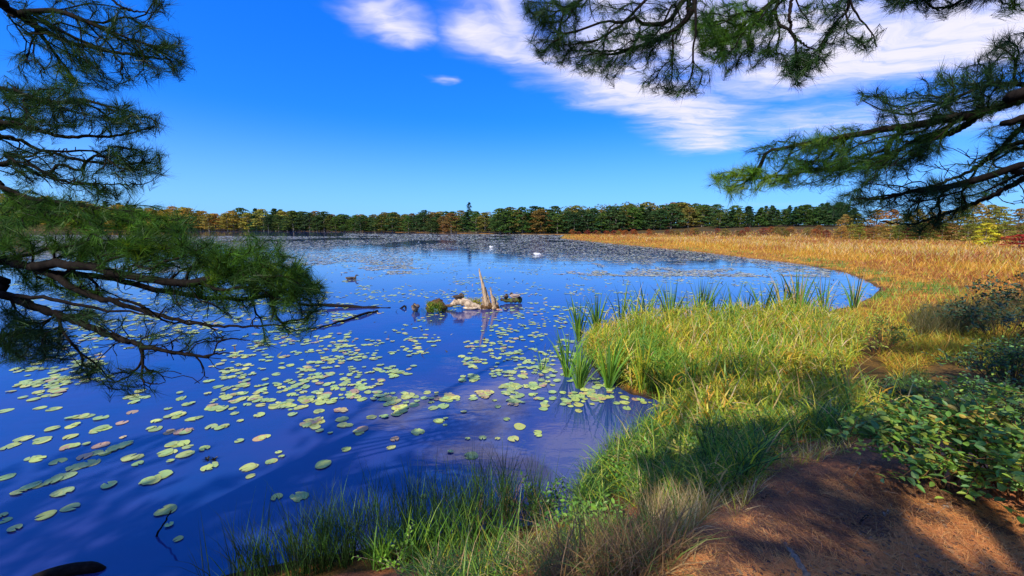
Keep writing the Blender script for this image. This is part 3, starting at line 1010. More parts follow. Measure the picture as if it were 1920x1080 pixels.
pine_limb(lp, [([P3(-4.9, 1.25, 2.75), (-110, 520, 2.0), (0, 550, 2.05), (67, 576, 2.05), (130, 598, 2.05), (204, 628, 2.05), (259, 645, 2.05), (320, 660, 2.05), (365, 666, 2.05), (430, 662, 2.05)], 0.030, 0.004),
               ([(20, 555, 2.05), (90, 560, 2.0), (190, 580, 2.0), (280, 590, 2.0)], 0.012, 0.004),
               ([(108, 590, 2.05), (118, 625, 2.0), (150, 660, 2.0), (190, 690, 2.0), (215, 715, 2.0)], 0.008, 0.003),
               ([(264, 648, 2.05), (267, 680, 2.03), (266, 712, 2.0), (285, 720, 2.0)], 0.009, 0.003),
               ([(0, 628, 2.1), (50, 622, 2.1), (110, 615, 2.1)], 0.008, 0.003)],
          [([(0, 560), (60, 590), (110, 640), (120, 680), (60, 680), (0, 670)], 2.05, 0.15, 62, 0),
           ([(130, 675), (180, 685), (185, 715), (145, 725)], 2.0, 0.08, 11, 0),
           ([(185, 685), (260, 690), (310, 690), (300, 715), (230, 740), (190, 725)], 2.0, 0.10, 15, 0),
           ([(120, 570), (240, 590), (220, 615), (150, 600)], 2.1, 0.12, 22, 0),
           ([(260, 600), (420, 610), (430, 650), (330, 650), (260, 630)], 2.15, 0.15, 14, 0), ([(150, 600), (480, 620), (440, 690), (330, 740), (180, 735), (120, 660)], 2.05, 0.1, 90, 2), ([(0, 600), (120, 620), (140, 680), (0, 660)], 2.1, 0.15, 30, 0)], 26)

# --- pine on the right: overhead boughs and the long bough across the sky
rp = empty('pine_tree', (0, 0, 0))
tag(rp, 'pine on the right bank with a long bough crossing the bright cloud', 'tree')
RT = (6.2, 0.9, 1.0)
rt_pts = pine_trunk(rp, RT, 12.0, 0.22, (-0.005, -0.01), 6)


def dep_r(x, y):
    return np.interp(x, [1320, 1500, 1700, 1920], [3.15, 2.95, 2.7, 2.45])


pine_limb(rp, [([P3(6.2, 0.9, 4.9), (2080, 120, 2.1), (1930, 180, 2.4), (1842, 212, 2.5), (1790, 246, 2.6), (1717, 268, 2.7), (1633, 300, 2.8), (1500, 325, 2.95), (1370, 340, 3.1)], 0.034, 0.004),
               ([(1930, 160, 2.4), (1850, 160, 2.5), (1760, 195, 2.6), (1680, 215, 2.7), (1620, 190, 2.75)], 0.014, 0.004),
               ([(1842, 212, 2.5), (1740, 230, 2.6), (1620, 250, 2.75), (1500, 270, 2.9), (1420, 290, 3.0)], 0.013, 0.004)],
          [([(1600, 170), (1640, 160), (1700, 180), (1740, 130), (1820, 120), (1870, 70), (1930, 50), (1930, 190), (1840, 215), (1750, 240), (1660, 225)], dep_r, 0.2, 210, 0),
           ([(1390, 285), (1480, 255), (1560, 240), (1680, 235), (1780, 240), (1760, 275), (1660, 310), (1560, 330), (1470, 320)], dep_r, 0.2, 190, 3),
           ([(1480, 265), (1560, 255), (1600, 275), (1520, 295)], dep_r, 0.08, 30, 1),
           ([(1322, 332), (1390, 312), (1460, 315), (1480, 335), (1430, 360), (1370, 368)], dep_r, 0.10, 95, 1),
           ([(1470, 300), (1600, 290), (1640, 310), (1560, 345), (1480, 350)], dep_r, 0.12, 60, 3),
           ([(1600, 300), (1720, 270), (1780, 280), (1700, 330), (1620, 350)], dep_r, 0.2, 70, 0)], 31)
pine_limb(rp, [([P3(6.2, 0.9, 4.2), (2080, 270, 2.1), (1930, 330, 2.35), (1850, 372, 2.45), (1780, 398, 2.55), (1710, 420, 2.6), (1650, 415, 2.7)], 0.022, 0.004),
               ([P3(6.2, 0.9, 4.4), (2060, 190, 2.1), (1930, 230, 2.35), (1870, 285, 2.45), (1800, 330, 2.55), (1700, 360, 2.65), (1600, 375, 2.75)], 0.020, 0.004)],
          [([(1555, 370), (1640, 345), (1720, 340), (1740, 370), (1660, 400), (1600, 415), (1560, 400)], 2.75, 0.15, 60, 0),
           ([(1690, 380), (1780, 370), (1830, 385), (1780, 425), (1720, 440), (1690, 415)], 2.6, 0.15, 46, 0), ([(1620, 300), (1930, 220), (1930, 380), (1700, 420), (1600, 380)], 2.6, 0.2, 120, 2),
           ([(1780, 300), (1900, 260), (1930, 340), (1860, 350), (1790, 350)], 2.5, 0.15, 34, 0),
           ([(1740, 330), (1800, 340), (1880, 360), (1800, 375), (1740, 365)], 2.55, 0.15, 30, 0),
           ([(1850, 230), (1930, 220), (1930, 290), (1860, 290)], 2.45, 0.12, 18, 0)], 32)
pine_limb(rp, [([P3(6.2, 0.9, 7.2), P3(4.3, 1.8, 6.6), (1500, -260, 2.75), (1380, -120, 2.95), (1300, -20, 3.05), (1288, 31, 3.1), (1260, 58, 3.1), (1227, 79, 3.15), (1150, 95, 3.2), (1070, 95, 3.2)], 0.030, 0.004),
               ([(1340, -70, 3.0), (1250, -40, 3.05), (1205, 5, 3.1), (1160, 50, 3.1), (1115, 76, 3.1), (1050, 85, 3.1)], 0.014, 0.004),
               ([(1300, -20, 3.05), (1305, 50, 2.95), (1300, 90, 2.95), (1296, 120, 2.95)], 0.010, 0.003),
               ([(1300, -60, 3.05), (1150, -40, 3.1), (1080, 5, 3.1), (1030, 30, 3.1)], 0.012, 0.004)],
          [([(985, 0), (1090, 0), (1090, 40), (1060, 90), (1010, 60), (985, 25)], 3.1, 0.18, 100, 0),
           ([(985, 70), (1060, 65), (1130, 90), (1180, 110), (1150, 150), (1070, 130), (1010, 115)], 3.15, 0.18, 120, 0),
           ([(1090, 0), (1290, 0), (1270, 80), (1200, 100), (1120, 80)], 3.1, 0.2, 85, 0),
           ([(1180, 60), (1280, 80), (1260, 120), (1180, 130)], 3.1, 0.15, 50, 0),
           ([(1205, 130), (1330, 120), (1340, 150), (1280, 182), (1200, 170)], 3.0, 0.12, 50, 0), ([(1040, 0), (1290, 0), (1280, 120), (1060, 110)], 3.1, 0.2, 120, 2)], 33)
pine_limb(rp, [([P3(6.2, 0.9, 6.6), P3(4.6, 1.9, 6.0), (1640, -200, 2.8), (1560, -110, 3.0), (1490, -20, 3.1), (1483, 54, 3.1), (1505, 82, 3.1), (1530, 95, 3.1)], 0.026, 0.004),
               ([(1520, -60, 3.05), (1440, 10, 3.2), (1380, 60, 3.3), (1340, 100, 3.3)], 0.013, 0.004),
               ([(1580, -130, 3.0), (1592, 0, 3.0), (1629, 54, 3.0), (1644, 88, 3.0)], 0.009, 0.003),
               ([(1540, -80, 3.0), (1590, 5, 3.05), (1560, 50, 3.05), (1535, 95, 3.05)], 0.009, 0.003)],
          [([(1285, 0), (1480, 0), (1480, 40), (1400, 100), (1340, 125), (1300, 100)], 3.3, 0.22, 130, 3),
           ([(1290, 40), (1440, 10), (1460, 40), (1360, 90), (1310, 100)], 3.35, 0.15, 85, 1),
           ([(1350, 95), (1420, 80), (1460, 90), (1410, 130), (1360, 135)], 3.2, 0.15, 45, 0),
           ([(1450, 110), (1500, 85), (1560, 90), (1550, 125), (1500, 160), (1470, 145)], 3.1, 0.12, 62, 0),
           ([(1500, 0), (1620, 0), (1620, 70), (1560, 90), (1510, 60)], 3.1, 0.15, 46, 0),
           ([(1600, 70), (1640, 75), (1640, 95), (1600, 95)], 3.0, 0.06, 10, 0)], 34, width=0.0026)
pine_limb(rp, [([P3(6.2, 0.9, 5.9), P3(4.9, 1.6, 5.3), (2000, -60, 2.5), (1880, -20, 2.65), (1780, -5, 2.8), (1690, 5, 2.9), (1650, 15, 2.9)], 0.016, 0.003)],
          [([(1640, -20), (1760, -20), (1900, -20), (1900, 5), (1800, 18), (1700, 22), (1650, 15)], 2.8, 0.12, 56, 0),
           ([(1885, 0), (1920, 0), (1920, 20), (1890, 22)], 2.7, 0.06, 8, 1)], 35)
# upper crowns of the two pines and the stand behind the viewer that throws the shade
shade_crown(lp, lt_pts, 5.4, 9.4, 2.6, 8, 41)
shade_crown(rp, rt_pts, 7.4, 12.8, 3.6, 12, 42)
for i, (x, y, H, R) in enumerate([(-8.5, -5.0, 13, 4.2), (-4.6, -6.2, 15, 4.6), (2.2, -6.6, 15, 4.8), (8.5, -4.0, 14, 4.4), (13.5, -0.5, 13, 4.2), (-1.1, -4.2, 10, 3.6), (1.6, -3.4, 9, 3.0), (18.5, 3.6, 13, 4.2), (5.0, -2.2, 11, 3.2), (10.5, 1.5, 9.5, 3.2)]):
    t = empty('pine_tree', (0, 0, 0))
    tag(t, 'tall pine of the stand on the bank that shades the shore', 'tree', 'pines shading the bank')
    z = float(height(np.array([x]), np.array([y]))[0])
    tp = pine_trunk(t, (x, y, z), H, 0.2, (0, 0), 60 + i)
    shade_crown(t, tp, z + 3.2, z + H - 0.2, R, 17, 70 + i, 170 if H < 10.5 else 100)

# ------------------------------------------------------------------ lily pads
def pad_mesh(name, seed, n=18):
    r = np.random.default_rng(seed)
    notch = 0.35 + 0.25 * r.random()
    th = np.linspace(notch / 2, 2 * math.pi - notch / 2, n)
    rr = 1 + 0.05 * np.sin(th * 3 + r.random() * 6) + r.normal(size=n) * 0.02
    curl = 0.05 * np.maximum(0, np.sin(th + r.random() * 6)) ** 2
    inner = np.stack([np.cos(th) * rr * 0.6, np.sin(th) * rr * 0.6, np.full(n, 0.012)], -1)
    outer = np.stack([np.cos(th) * rr, np.sin(th) * rr, 0.01 + curl], -1)
    low = outer - np.array([0, 0, 0.02])
    V = np.vstack([[(0, 0, 0.015)], inner, outer, low])
    F = []
    for i in range(n - 1):
        a, b_ = 1 + i, 2 + i
        F += [(0, a, b_), (a, a + n, b_ + n), (a, b_ + n, b_), (a + n, a + 2 * n, b_ + 2 * n), (a + n, b_ + 2 * n, b_ + n)]
    shade = np.ones((len(V), 3))
    shade[1 + n:] *= np.array([1.0, 0.94, 0.9])
    mb = MB(); mb.add(V, F, shade)
    return mb.mesh(name, M['pad'])


PADS = [pad_mesh('lily_pad', 500 + i) for i in range(8)]
PAD_GREEN = [(0.38, 0.46, 0.11), (0.31, 0.42, 0.13), (0.44, 0.47, 0.12), (0.27, 0.38, 0.12)]
PAD_YELLOW = [(0.62, 0.56, 0.10), (0.55, 0.58, 0.11)]
PAD_PINK = [(0.40, 0.26, 0.14), (0.38, 0.27, 0.12), (0.46, 0.34, 0.13)]
cl = []
z3 = """150,60,160,40 300,45,150,18 60,97,50,12 215,185,60,18 290,190,80,16 30,200,70,16 430,235,160,36 280,297,70,20 390,280,90,28 540,240,60,26 540,300,100,50 750,95,60,18 730,128,180,26
725,155,80,18 965,137,65,22 960,105,40,12 1015,165,75,26 895,190,45,16 940,225,160,40 820,255,80,26 810,298,95,34 1040,240,85,34 1170,190,180,34 1380,225,75,28
1365,145,70,26 1160,285,120,38 1250,215,50,18 1280,255,40,14 1480,175,170,38 1560,218,60,22 1640,140,100,42 1725,130,60,38 1610,180,60,22 1700,205,70,20 1275,362,55,24 1760,318,30,16 1090,402,65,26
990,430,75,34 900,420,85,45 940,380,130,50 1000,393,60,24 700,448,120,40 735,483,60,26 908,470,45,24 690,375,90,34 610,400,110,40 540,425,110,42 460,480,130,50 400,500,110,44 330,550,120,40 260,580,120,44 180,600,110,40 100,635,80,30
190,455,125,40 230,360,90,40 130,350,100,34 45,390,90,44 375,340,70,24 460,378,45,16 310,470,80,30 35,555,80,34 345,635,115,36 378,716,100,40 245,760,95,36 580,598,85,36 800,575,110,50 870,545,90,46
1130,500,110,50 1335,500,90,45 1430,470,85,42 1335,550,55,26 1485,423,42,20 1500,447,36,14 1725,490,100,60 1475,660,75,42 1605,655,120,60 880,735,135,60 903,812,28,16 80,830,75,40 10,760,60,40 30,785,60,26 950,885,35,16"""
for e in z3.split():
    x, y, w, h = [float(v) for v in e.split(',')]
    cl.append((x / 2.842, 700 + y / 2.842, w / 2.842, h / 2.842, 0))
for e in "705,208,60,18 650,265,60,20 950,310,180,38 1140,168,60,26 1395,343,95,24 365,395,120,38 540,385,80,30 450,445,80,30 1235,150,40,14 655,343,40,14".split():
    x, y, w, h = [float(v) for v in e.split(',')]
    cl.append((x / 2.842, 700 + y / 2.842, w / 2.842, h / 2.842, 2))
for e in "585,75,50,25 690,15,65,28 710,48,95,30 840,5,70,25 900,5,60,20 943,158,55,30 718,168,55,28 1090,78,105,32 1175,22,75,30 1215,14,30,14 1212,46,30,12 1400,112,50,30 1325,115,30,16 1475,115,25,24 1550,115,70,36 1580,55,60,30 1520,18,45,18 1675,92,60,38 1105,403,30,24 1340,200,70,36 1240,180,40,20".split():
    x, y, w, h = [float(v) for v in e.split(',')]
    cl.append((380 + x / 2.667, 780 + y / 2.667, w / 2.667, h / 2.667, 0))
cl += [(582, 797, 52, 26, 1), (678, 810, 30, 20, 3), (740, 824, 20, 10, 2), (595, 790, 34, 14, 3), (848, 746, 30, 14, 1), (905, 738, 40, 22, 1), (750, 768, 36, 26, 1), (640, 772, 36, 14, 3), (880, 710, 44, 20, 0), (960, 725, 46, 20, 0), (745, 700, 40, 16, 0)]
pads = []   # x, y, r, palette
for (cx, cy, w, h, t) in cl:
    c = on_z(np.array(cx), np.array(cy))
    d = c[1]
    wm_ = w / F_PX * d
    hm = h / F_PX * d * math.hypot(d, CAM_H) / CAM_H
    rmax = 0.080
    n = max(1, int(round(wm_ * hm / (math.pi * rmax ** 2) * 1.25)))
    if n == 1:
        pads.append((c[0], c[1], min(0.10, max(0.04, wm_ / 2.2)), t)); continue
    for k in range(min(n, 14)):
        a = random.random() * 6.28; q = math.sqrt(random.random())
        rr = rmax * (0.7 + 0.5 * random.random())
        pads.append((c[0] + max(0.02, wm_ / 2 - rr * 0.7) * q * math.cos(a), c[1] + max(0.02, hm / 2 - rr * 0.7) * q * math.sin(a), rr, t if random.random() < 0.8 else 0))
# the scattered carpet farther out, thicker in drifts
r8 = np.random.default_rng(8)
mid = []
tries = 0
while len(mid) < 10000 and tries < 120000:
    tries += 1
    f = r8.random()
    y = 6.6 + (46 - 6.6) * f ** 1.4
    x = (-1.28 + (1.28 + 1.05) * r8.random()) * y
    pp, _ = to_px(np.array([[x, y, 0]]))
    if pp[0, 1] > 770 or not (-30 < pp[0, 0] < 1760):
        continue
    dr = vnoise(x * 0.8, y * 0.45, 1.0) * 0.6 + vnoise(x, y, 0.25) * 0.4
    lim = 0.33 + 0.09 * (y > 20)
    if pp[0, 0] < 420 and pp[0, 1] > 640: lim += 0.08
    if dr < lim:
        continue
    n = 1 + int(r8.random() * 4.5)
    for k in range(n):
        xx = x + r8.normal() * 0.16; yy = y + r8.normal() * 0.16
        mid.append((xx, yy, 0.080 * (0.5 + 0.65 * r8.random()), 0 if r8.random() < 0.93 else 2))
mid = np.array(mid)
sdm = sdist(mid[:, 0], mid[:, 1])
mid = mid[sdm < -0.12]
allp = [tuple(p) for p in pads if sdist(np.array([p[0]]), np.array([p[1]]))[0] < -0.03] + [tuple(p) for p in mid]
allp.sort(key=lambda p: p[1] / p[2])      # largest in view first
PALS = [PAD_GREEN, PAD_YELLOW, PAD_PINK, PAD_YELLOW + PAD_PINK]
PWORD = ['green lily pad floating flat on the open blue water', 'yellowing lily pad floating in a golden cluster', 'brownish pink lily pad withering on the water', 'pale lily pad in a mixed yellow and pink cluster']
for i, (x, y, rr, t) in enumerate(allp[:300]):
    o = link('lily_pad', PADS[i % 8])
    o.location = (x, y, 0.004 + 0.010 * random.random())
    o.rotation_euler = ((random.random() - 0.5) * 0.06, (random.random() - 0.5) * 0.06, random.random() * 6.28)
    o.scale = (rr, rr * (0.85 + 0.2 * random.random()), rr)
    t = int(t)
    ci = random.randrange(len(PALS[t]))
    o.color = (*jit(PALS[t][ci], 0.12), 1)
    shady = y < np.interp(x, LIT_X, LIT_Y)
    nn = sum(1 for o2 in allp[:420] if abs(o2[0] - x) < 0.4 and abs(o2[1] - y) < 0.4 and math.hypot(o2[0] - x, o2[1] - y) < (o2[2] + rr) * 1.05) - 1
    crowd = 'lone' if nn == 0 else 'paired' if nn == 1 else 'clustered' if nn < 5 else 'crowded'
    size = 'small' if rr < 0.06 else 'medium' if rr < 0.08 else 'large'
    hue = [['green', 'blue green', 'yellow green', 'dark green'], ['gold', 'lemon'], ['pink brown', 'russet', 'peach brown'], ['gold', 'lemon', 'pink brown', 'russet', 'peach brown']][t][ci]
    ppx = to_px(np.array([[x, y, 0]]))[0][0]
    place = ('in the shade off the rushes' if shady and ppx[0] > 350 else 'in the shade off the bent stick' if shady else 'beside the cattails' if ppx[0] > 930 else
             'below the pine bough tips' if ppx[0] < 420 and ppx[1] < 800 else 'on open water beyond the black curled leaves' if ppx[0] < 420 else 'in the drift before the fallen branch' if ppx[0] < 700 else 'in the drift before the driftwood')
    lab = f'{size} {hue} lily pad, {crowd}, {place}'
    tag(o, lab, 'lily pad', 'lily pads on the lake')
pm = MB()


def flat_pads(mb, x, y, rr, col, n=8, r=rng):
    N = len(x)
    a0 = r.random(N) * 6.28
    th = a0[:, None] + np.linspace(0.25, 6.03, n)[None]
    tilt = r.normal(size=(N, 2)) * 0.05
    k = rr[:, None] * (0.9 + 0.2 * r.random((N, n)))
    vx = np.cos(th) * k; vy = np.sin(th) * k * 0.92
    z = 0.008 + 0.01 * r.random(N)[:, None] + vx * tilt[:, :1] + vy * tilt[:, 1:]
    ring = np.stack([x[:, None] + vx, y[:, None] + vy, np.maximum(z, 0.004)], -1)
    cen = np.stack([x, y, np.full(N, 0.014)], -1)[:, None]
    V = np.concatenate([cen, ring], 1).reshape(-1, 3)
    f = np.array([(0, i, i + 1) for i in range(1, n)])
    F = (np.arange(N)[:, None, None] * (n + 1) + f[None]).reshape(-1, 3)
    mb.add(V, F, np.repeat(col, n + 1, 0))


rest = np.array(allp[300:])
cc = np.where((rest[:, 3:4] > 0), pick(PAD_PINK, len(rest)), pick(PAD_GREEN, len(rest)))
flat_pads(pm, rest[:, 0], rest[:, 1], rest[:, 2], cc)
# far pads: a thin broken carpet out to the far shore
N = 130000
y = 26 * np.exp(r8.random(N) * math.log(330 / 26)); x = (-1.2 + 2.0 * r8.random(N)) * y
rr = np.maximum(0.10, 0.0020 * y) * (0.6 + 0.9 * r8.random(N))
dr = 0.5 * vnoise(x, y, 0.06) + 0.3 * vnoise(x * 0.5, y * 0.25, 0.3) + 0.2 * vnoise(x, y, 0.9)
band = sstep(32, 52, y + 4 * vnoise(x, y, 0.1) + (x < -0.25 * y) * 6)
lim = 0.62 - 0.27 * band
ppx, _ = to_px(np.column_stack([x, y, 0 * x]))
clear = (y > 150) & (x < -0.42 * y) | (y > 240) & (x < 0)
ok = (dr > lim) & (sdist(x, y) < -0.3) & ~clear
FARC = [(0.30, 0.30, 0.20), (0.24, 0.24, 0.20), (0.34, 0.30, 0.24), (0.20, 0.22, 0.16), (0.42, 0.42, 0.26)]
flat_pads(pm, x[ok], y[ok], rr[ok], pick(FARC, int(ok.sum())), 7)
tag(pm.build('lily_pads', M['pad_mass']), 'carpet of small lily pads spreading far across the lake', 'lily pads', kind='stuff')

# dark upright leaves and stalks standing out of the water among the pads
em = MB()
N = 1000
y = 9 * np.exp(r8.random(N) * math.log(70 / 9)); x = (-0.8 + 1.75 * r8.random(N)) * y
k = (sdist(x, y) < -0.5) & ((x > 0.12 * y) | (r8.random(N) < 0.35)); x = x[k]; y = y[k]
blades(em, np.column_stack([x, y, 0 * x - 0.02]), r8.random(len(x)) * 6.28, 0.4 + 0.8 * r8.random(len(x)), 0.10 + 0.14 * r8.random(len(x)), np.maximum(0.06, 0.0028 * y), 0.5, pick([(0.05, 0.07, 0.03), (0.09, 0.08, 0.03), (0.30, 0.16, 0.10), (0.45, 0.42, 0.25)], len(x)), 2)
tag(em.build('emergent_leaves', M['grass']), 'small dark leaves standing up out of the lake between pads', 'water plants', kind='stuff')

# ------------------------------------------------------------------ marsh and grasses
GOLD = [(0.66, 0.36, 0.04), (0.60, 0.30, 0.035), (0.68, 0.42, 0.06), (0.54, 0.26, 0.03)]
TAN = [(0.62, 0.44, 0.20), (0.68, 0.52, 0.27), (0.52, 0.34, 0.13)]
RUST = [(0.36, 0.11, 0.03), (0.42, 0.17, 0.04), (0.30, 0.08, 0.03)]
YGREEN = [(0.50, 0.48, 0.03), (0.38, 0.44, 0.035), (0.60, 0.48, 0.045), (0.28, 0.38, 0.03)]
GRN = [(0.11, 0.26, 0.03), (0.15, 0.32, 0.03), (0.08, 0.20, 0.035), (0.22, 0.36, 0.04)]
DKGRN = [(0.028, 0.075, 0.020), (0.04, 0.10, 0.025), (0.05, 0.085, 0.03)]

N = 130000
rad = 8.5 * np.exp(r8.random(N) * math.log(230 / 8.5)); th = np.radians(-8 + 66 * r8.random(N))
x = rad * np.sin(th); y = rad * np.cos(th)
sd = sdist(x, y)
penin = (y < 13) & (x < 9.5)
k = (sd > 0.1) & ~penin
x = x[k]; y = y[k]; sd = sd[k]; rad = rad[k]
n1 = vnoise(x, y, 0.13); n2 = vnoise(x * 0.4, y, 0.08); n3 = vnoise(x, y, 0.6)
u = r8.random(len(x))
tanw = sstep(8, 22, sd + 8 * (n2 - 0.5)) * sstep(10, 25, rad)
colr = pick(GOLD, len(x), 0.2, r8)
sel = u < tanw * 0.42; colr[sel] = pick(TAN, int(sel.sum()), 0.15, r8)
sel = (n1 * 0.6 + n2 * 0.4 + 0.15 * sstep(60, 160, rad) > 0.56) & (r8.random(len(x)) < 0.6) & (rad > 20); colr[sel] = pick(RUST, int(sel.sum()), 0.2, r8)
sel = (r8.random(len(x)) < 0.65 * sstep(34, 14, rad) + 0.10); colr[sel] = pick(YGREEN, int(sel.sum()), 0.2, r8)
sel = (sd < 3.5) & (rad > 15) & (n3 > 0.62); colr[sel] = pick(GRN, int(sel.sum()), 0.2, r8)
L = (0.35 + 0.55 * sstep(1.5, 14, sd)) * (0.65 + 0.6 * r8.random(len(x))) * (0.85 + 0.4 * n3)
wd = np.maximum(0.009, 0.00085 * rad) * (0.7 + 0.7 * r8.random(len(x)))
mg = MB()
blades(mg, with_z(np.column_stack([x, y]), -0.03), r8.random(len(x)) * 6.28, 0.12 + 0.35 * r8.random(len(x)), L, wd, 0.3 + 1.5 * r8.random(len(x)), colr, 3, r=r8)
tag(mg.build('marsh_grass', M['grass']), 'golden and rust coloured marsh grass stretching back to the trees', 'marsh grass', kind='stuff')


def patch(name, label, poly, n, cols, length, width, lean, bend, seed, raise_=0.0, segs=3, water=False, cat='grass', clump=0, tip=None):
    """a patch of grass rooted where the given picture area meets the ground"""
    r = np.random.default_rng(seed)
    if clump:
        c = sample_poly(poly, max(1, n // clump), r)
        base = on_z(c[:, 0], c[:, 1]) if water else hit(c[:, 0], c[:, 1])
        base = np.repeat(base, clump, 0)
        base[:, :2] += r.normal(size=(len(base), 2)) * 0.035
    else:
        s = sample_poly(poly, n, r)
        base = on_z(s[:, 0], s[:, 1]) if water else hit(s[:, 0], s[:, 1])
    N = len(base)
    base[:, 2] = np.maximum(height(base[:, 0], base[:, 1]), -0.05) - 0.015
    base[:, 2] += raise_ * r.random(N) ** 1.3
    mb = MB()
    blades(mb, base, r.random(N) * 6.28, lean[0] + (lean[1] - lean[0]) * r.random(N), length[0] + (length[1] - length[0]) * r.random(N),
           width * (0.6 + 0.8 * r.random(N)), bend[0] + (bend[1] - bend[0]) * r.random(N), pick(cols, N, 0.22, r), segs, tip, r)
    return tag(mb.build(name, M['grass']), label, cat, kind='stuff')


def world_patch(name, label, test, box, n, cols, length, width, lean, bend, seed, raise_=0.0, segs=3, cat='grass'):
    r = np.random.default_rng(seed)
    p = np.array([box[0], box[1]]) + r.random((n, 2)) * np.array([box[2] - box[0], box[3] - box[1]])
    p = p[test(p[:, 0], p[:, 1])]
    N = len(p)
    hump = 0.35 + 0.9 * (vnoise(p[:, 0], p[:, 1], 1.1) - 0.25) + 0.8 * (vnoise(p[:, 0], p[:, 1], 3.3) - 0.4)
    base = with_z(p); base[:, 2] += raise_ * np.clip(hump, 0.12, 1.3) * r.random(N) ** 0.8
    mb = MB()
    wn = vnoise(p[:, 0], p[:, 1], 0.9)
    c = pick(cols, N, 0.2, r)
    alt = (wn + 0.35 * (r.random(N) - 0.5) > 0.70)
    c[alt] = pick(GRN[:2] + YGREEN[3:], int(alt.sum()), 0.2, r)
    blades(mb, base, r.random(N) * 6.28, lean[0] + (lean[1] - lean[0]) * r.random(N), length[0] + (length[1] - length[0]) * r.random(N),
           width * (0.6 + 0.8 * r.random(N)), bend[0] + (bend[1] - bend[0]) * r.random(N), c, segs, None, r)
    return tag(mb.build(name, M['grass']), label, cat, kind='stuff')


def pen_test(x, y):
    s = sdist(x, y)
    return (s > 0.05) & (y > np.interp(x, [0, 1.5, 3, 4.5, 7, 10], [6.2, 5.4, 4.9, 4.9, 6.0, 8.0])) & (y < 13.5) & (x < np.interp(y, [4, 7, 9, 13.5], [5.6, 6.0, 8.2, 10.5]))


world_patch('sedge_mat', 'thick matted yellow green sedge on the little point', pen_test, (0.5, 4.5, 11, 13.6), 80000, YGREEN + YGREEN + YGREEN[1:2] + YGREEN[3:] + GOLD[:2] + TAN[:1] + GRN[3:], (0.12, 0.42), 0.021, (0.1, 2.0), (0.2, 2.4), 91, 0.68)
world_patch('sedge_stalks', 'upright green and straw stalks poking through the sedge mat', pen_test, (0.5, 4.5, 11, 13.6), 3000, GRN + TAN + YGREEN, (0.6, 1.15), 0.022, (0.03, 0.4), (0.1, 1.1), 92, 0.1)
# bank grasses beside the path
patch('bank_grass', 'lush green grass along the bank above the rushes', [(1120, 900), (1180, 830), (1270, 790), (1400, 770), (1580, 790), (1600, 830), (1440, 850), (1420, 910), (1300, 960), (1190, 960)], 7000, GRN + DKGRN + GRN + YGREEN[:2] + TAN[:1], (0.12, 0.5), 0.012, (0.1, 1.3), (0.3, 2.2), 93, 0.22, clump=5)
patch('bank_sedge', 'yellow green sedge between the point and the path', [(1230, 780), (1420, 740), (1640, 750), (1610, 820), (1450, 830), (1300, 840)], 7000, YGREEN + GRN + DKGRN[:1] + TAN[:1], (0.12, 0.42), 0.013, (0.2, 1.5), (0.3, 2.0), 94, 0.32, clump=4)
patch('straw_grass', 'pale straw coloured dry grass tuft at the bank edge', [(1200, 960), (1290, 940), (1340, 960), (1300, 1010), (1210, 1020)], 1000, TAN + [(0.45, 0.36, 0.18)] + GRN[:1], (0.15, 0.42), 0.0055, (0.05, 0.6), (0.2, 1.0), 95)
patch('brown_grass', 'drooping brown dry grass at the foot of the bank', [(1000, 1060), (1080, 1010), (1200, 1010), (1290, 1040), (1260, 1090), (1000, 1110)], 1700, [(0.30, 0.17, 0.06), (0.38, 0.25, 0.10), (0.20, 0.11, 0.05), (0.15, 0.2, 0.04)], (0.15, 0.48), 0.0055, (0.1, 1.2), (0.4, 2.2), 96, clump=5)
patch('shore_grass', 'mixed green and straw grass at water edge under the rushes', [(780, 1085), (900, 1050), (1050, 1010), (1160, 960), (1200, 1000), (1000, 1070), (850, 1120), (780, 1120)], 2600, GRN + TAN[:1] + YGREEN[:1] + DKGRN, (0.10, 0.36), 0.006, (0.1, 1.2), (0.3, 2.0), 97, clump=5)
patch('rushes', 'dark thin rushes rising out of the shallow water', [(370, 1110), (480, 1050), (640, 985), (760, 935), (860, 905), (960, 905), (1050, 945), (1070, 985), (900, 1025), (700, 1075), (560, 1120)], 2600, DKGRN + DKGRN + GRN[:1], (0.28, 0.78), 0.0066, (0.0, 0.42), (0.0, 0.7), 98, 0, 3, True, 'rushes', 13)
patch('rush_sprays', 'broader bright green rush leaves at bottom of the bank', [(620, 1110), (700, 1060), (850, 1040), (960, 1030), (960, 1090), (800, 1120)], 260, GRN, (0.3, 0.55), 0.012, (0.05, 0.5), (0.1, 0.9), 99, 0, 4, True, 'rushes', 6)
patch('dry_sprigs', 'tan seed sprigs standing among the dark rushes', [(850, 1000), (960, 940), (1010, 960), (960, 1010)], 260, [(0.50, 0.30, 0.10), (0.42, 0.24, 0.09)], (0.15, 0.42), 0.004, (0.0, 0.9), (0.2, 1.2), 100, 0.12, 3, True, 'grass', 5)
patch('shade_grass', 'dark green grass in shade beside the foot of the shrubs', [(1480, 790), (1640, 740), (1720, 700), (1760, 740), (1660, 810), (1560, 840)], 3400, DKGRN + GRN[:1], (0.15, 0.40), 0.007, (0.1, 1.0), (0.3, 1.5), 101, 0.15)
patch('path_edge_grass', 'sparse yellowish blades along the edge of the path', [(1330, 930), (1430, 860), (1600, 830), (1600, 850), (1450, 890), (1380, 980)], 900, YGREEN + TAN, (0.08, 0.3), 0.005, (0.2, 1.2), (0.3, 1.5), 102)
patch('sunny_sedge', 'sunlit yellow sedge in the gap between point and shrubs', [(1640, 660), (1780, 610), (1900, 580), (1920, 640), (1760, 680), (1680, 720)], 5200, YGREEN + GOLD, (0.12, 0.34), 0.010, (0.3, 1.4), (0.2, 1.4), 103, 0.15)
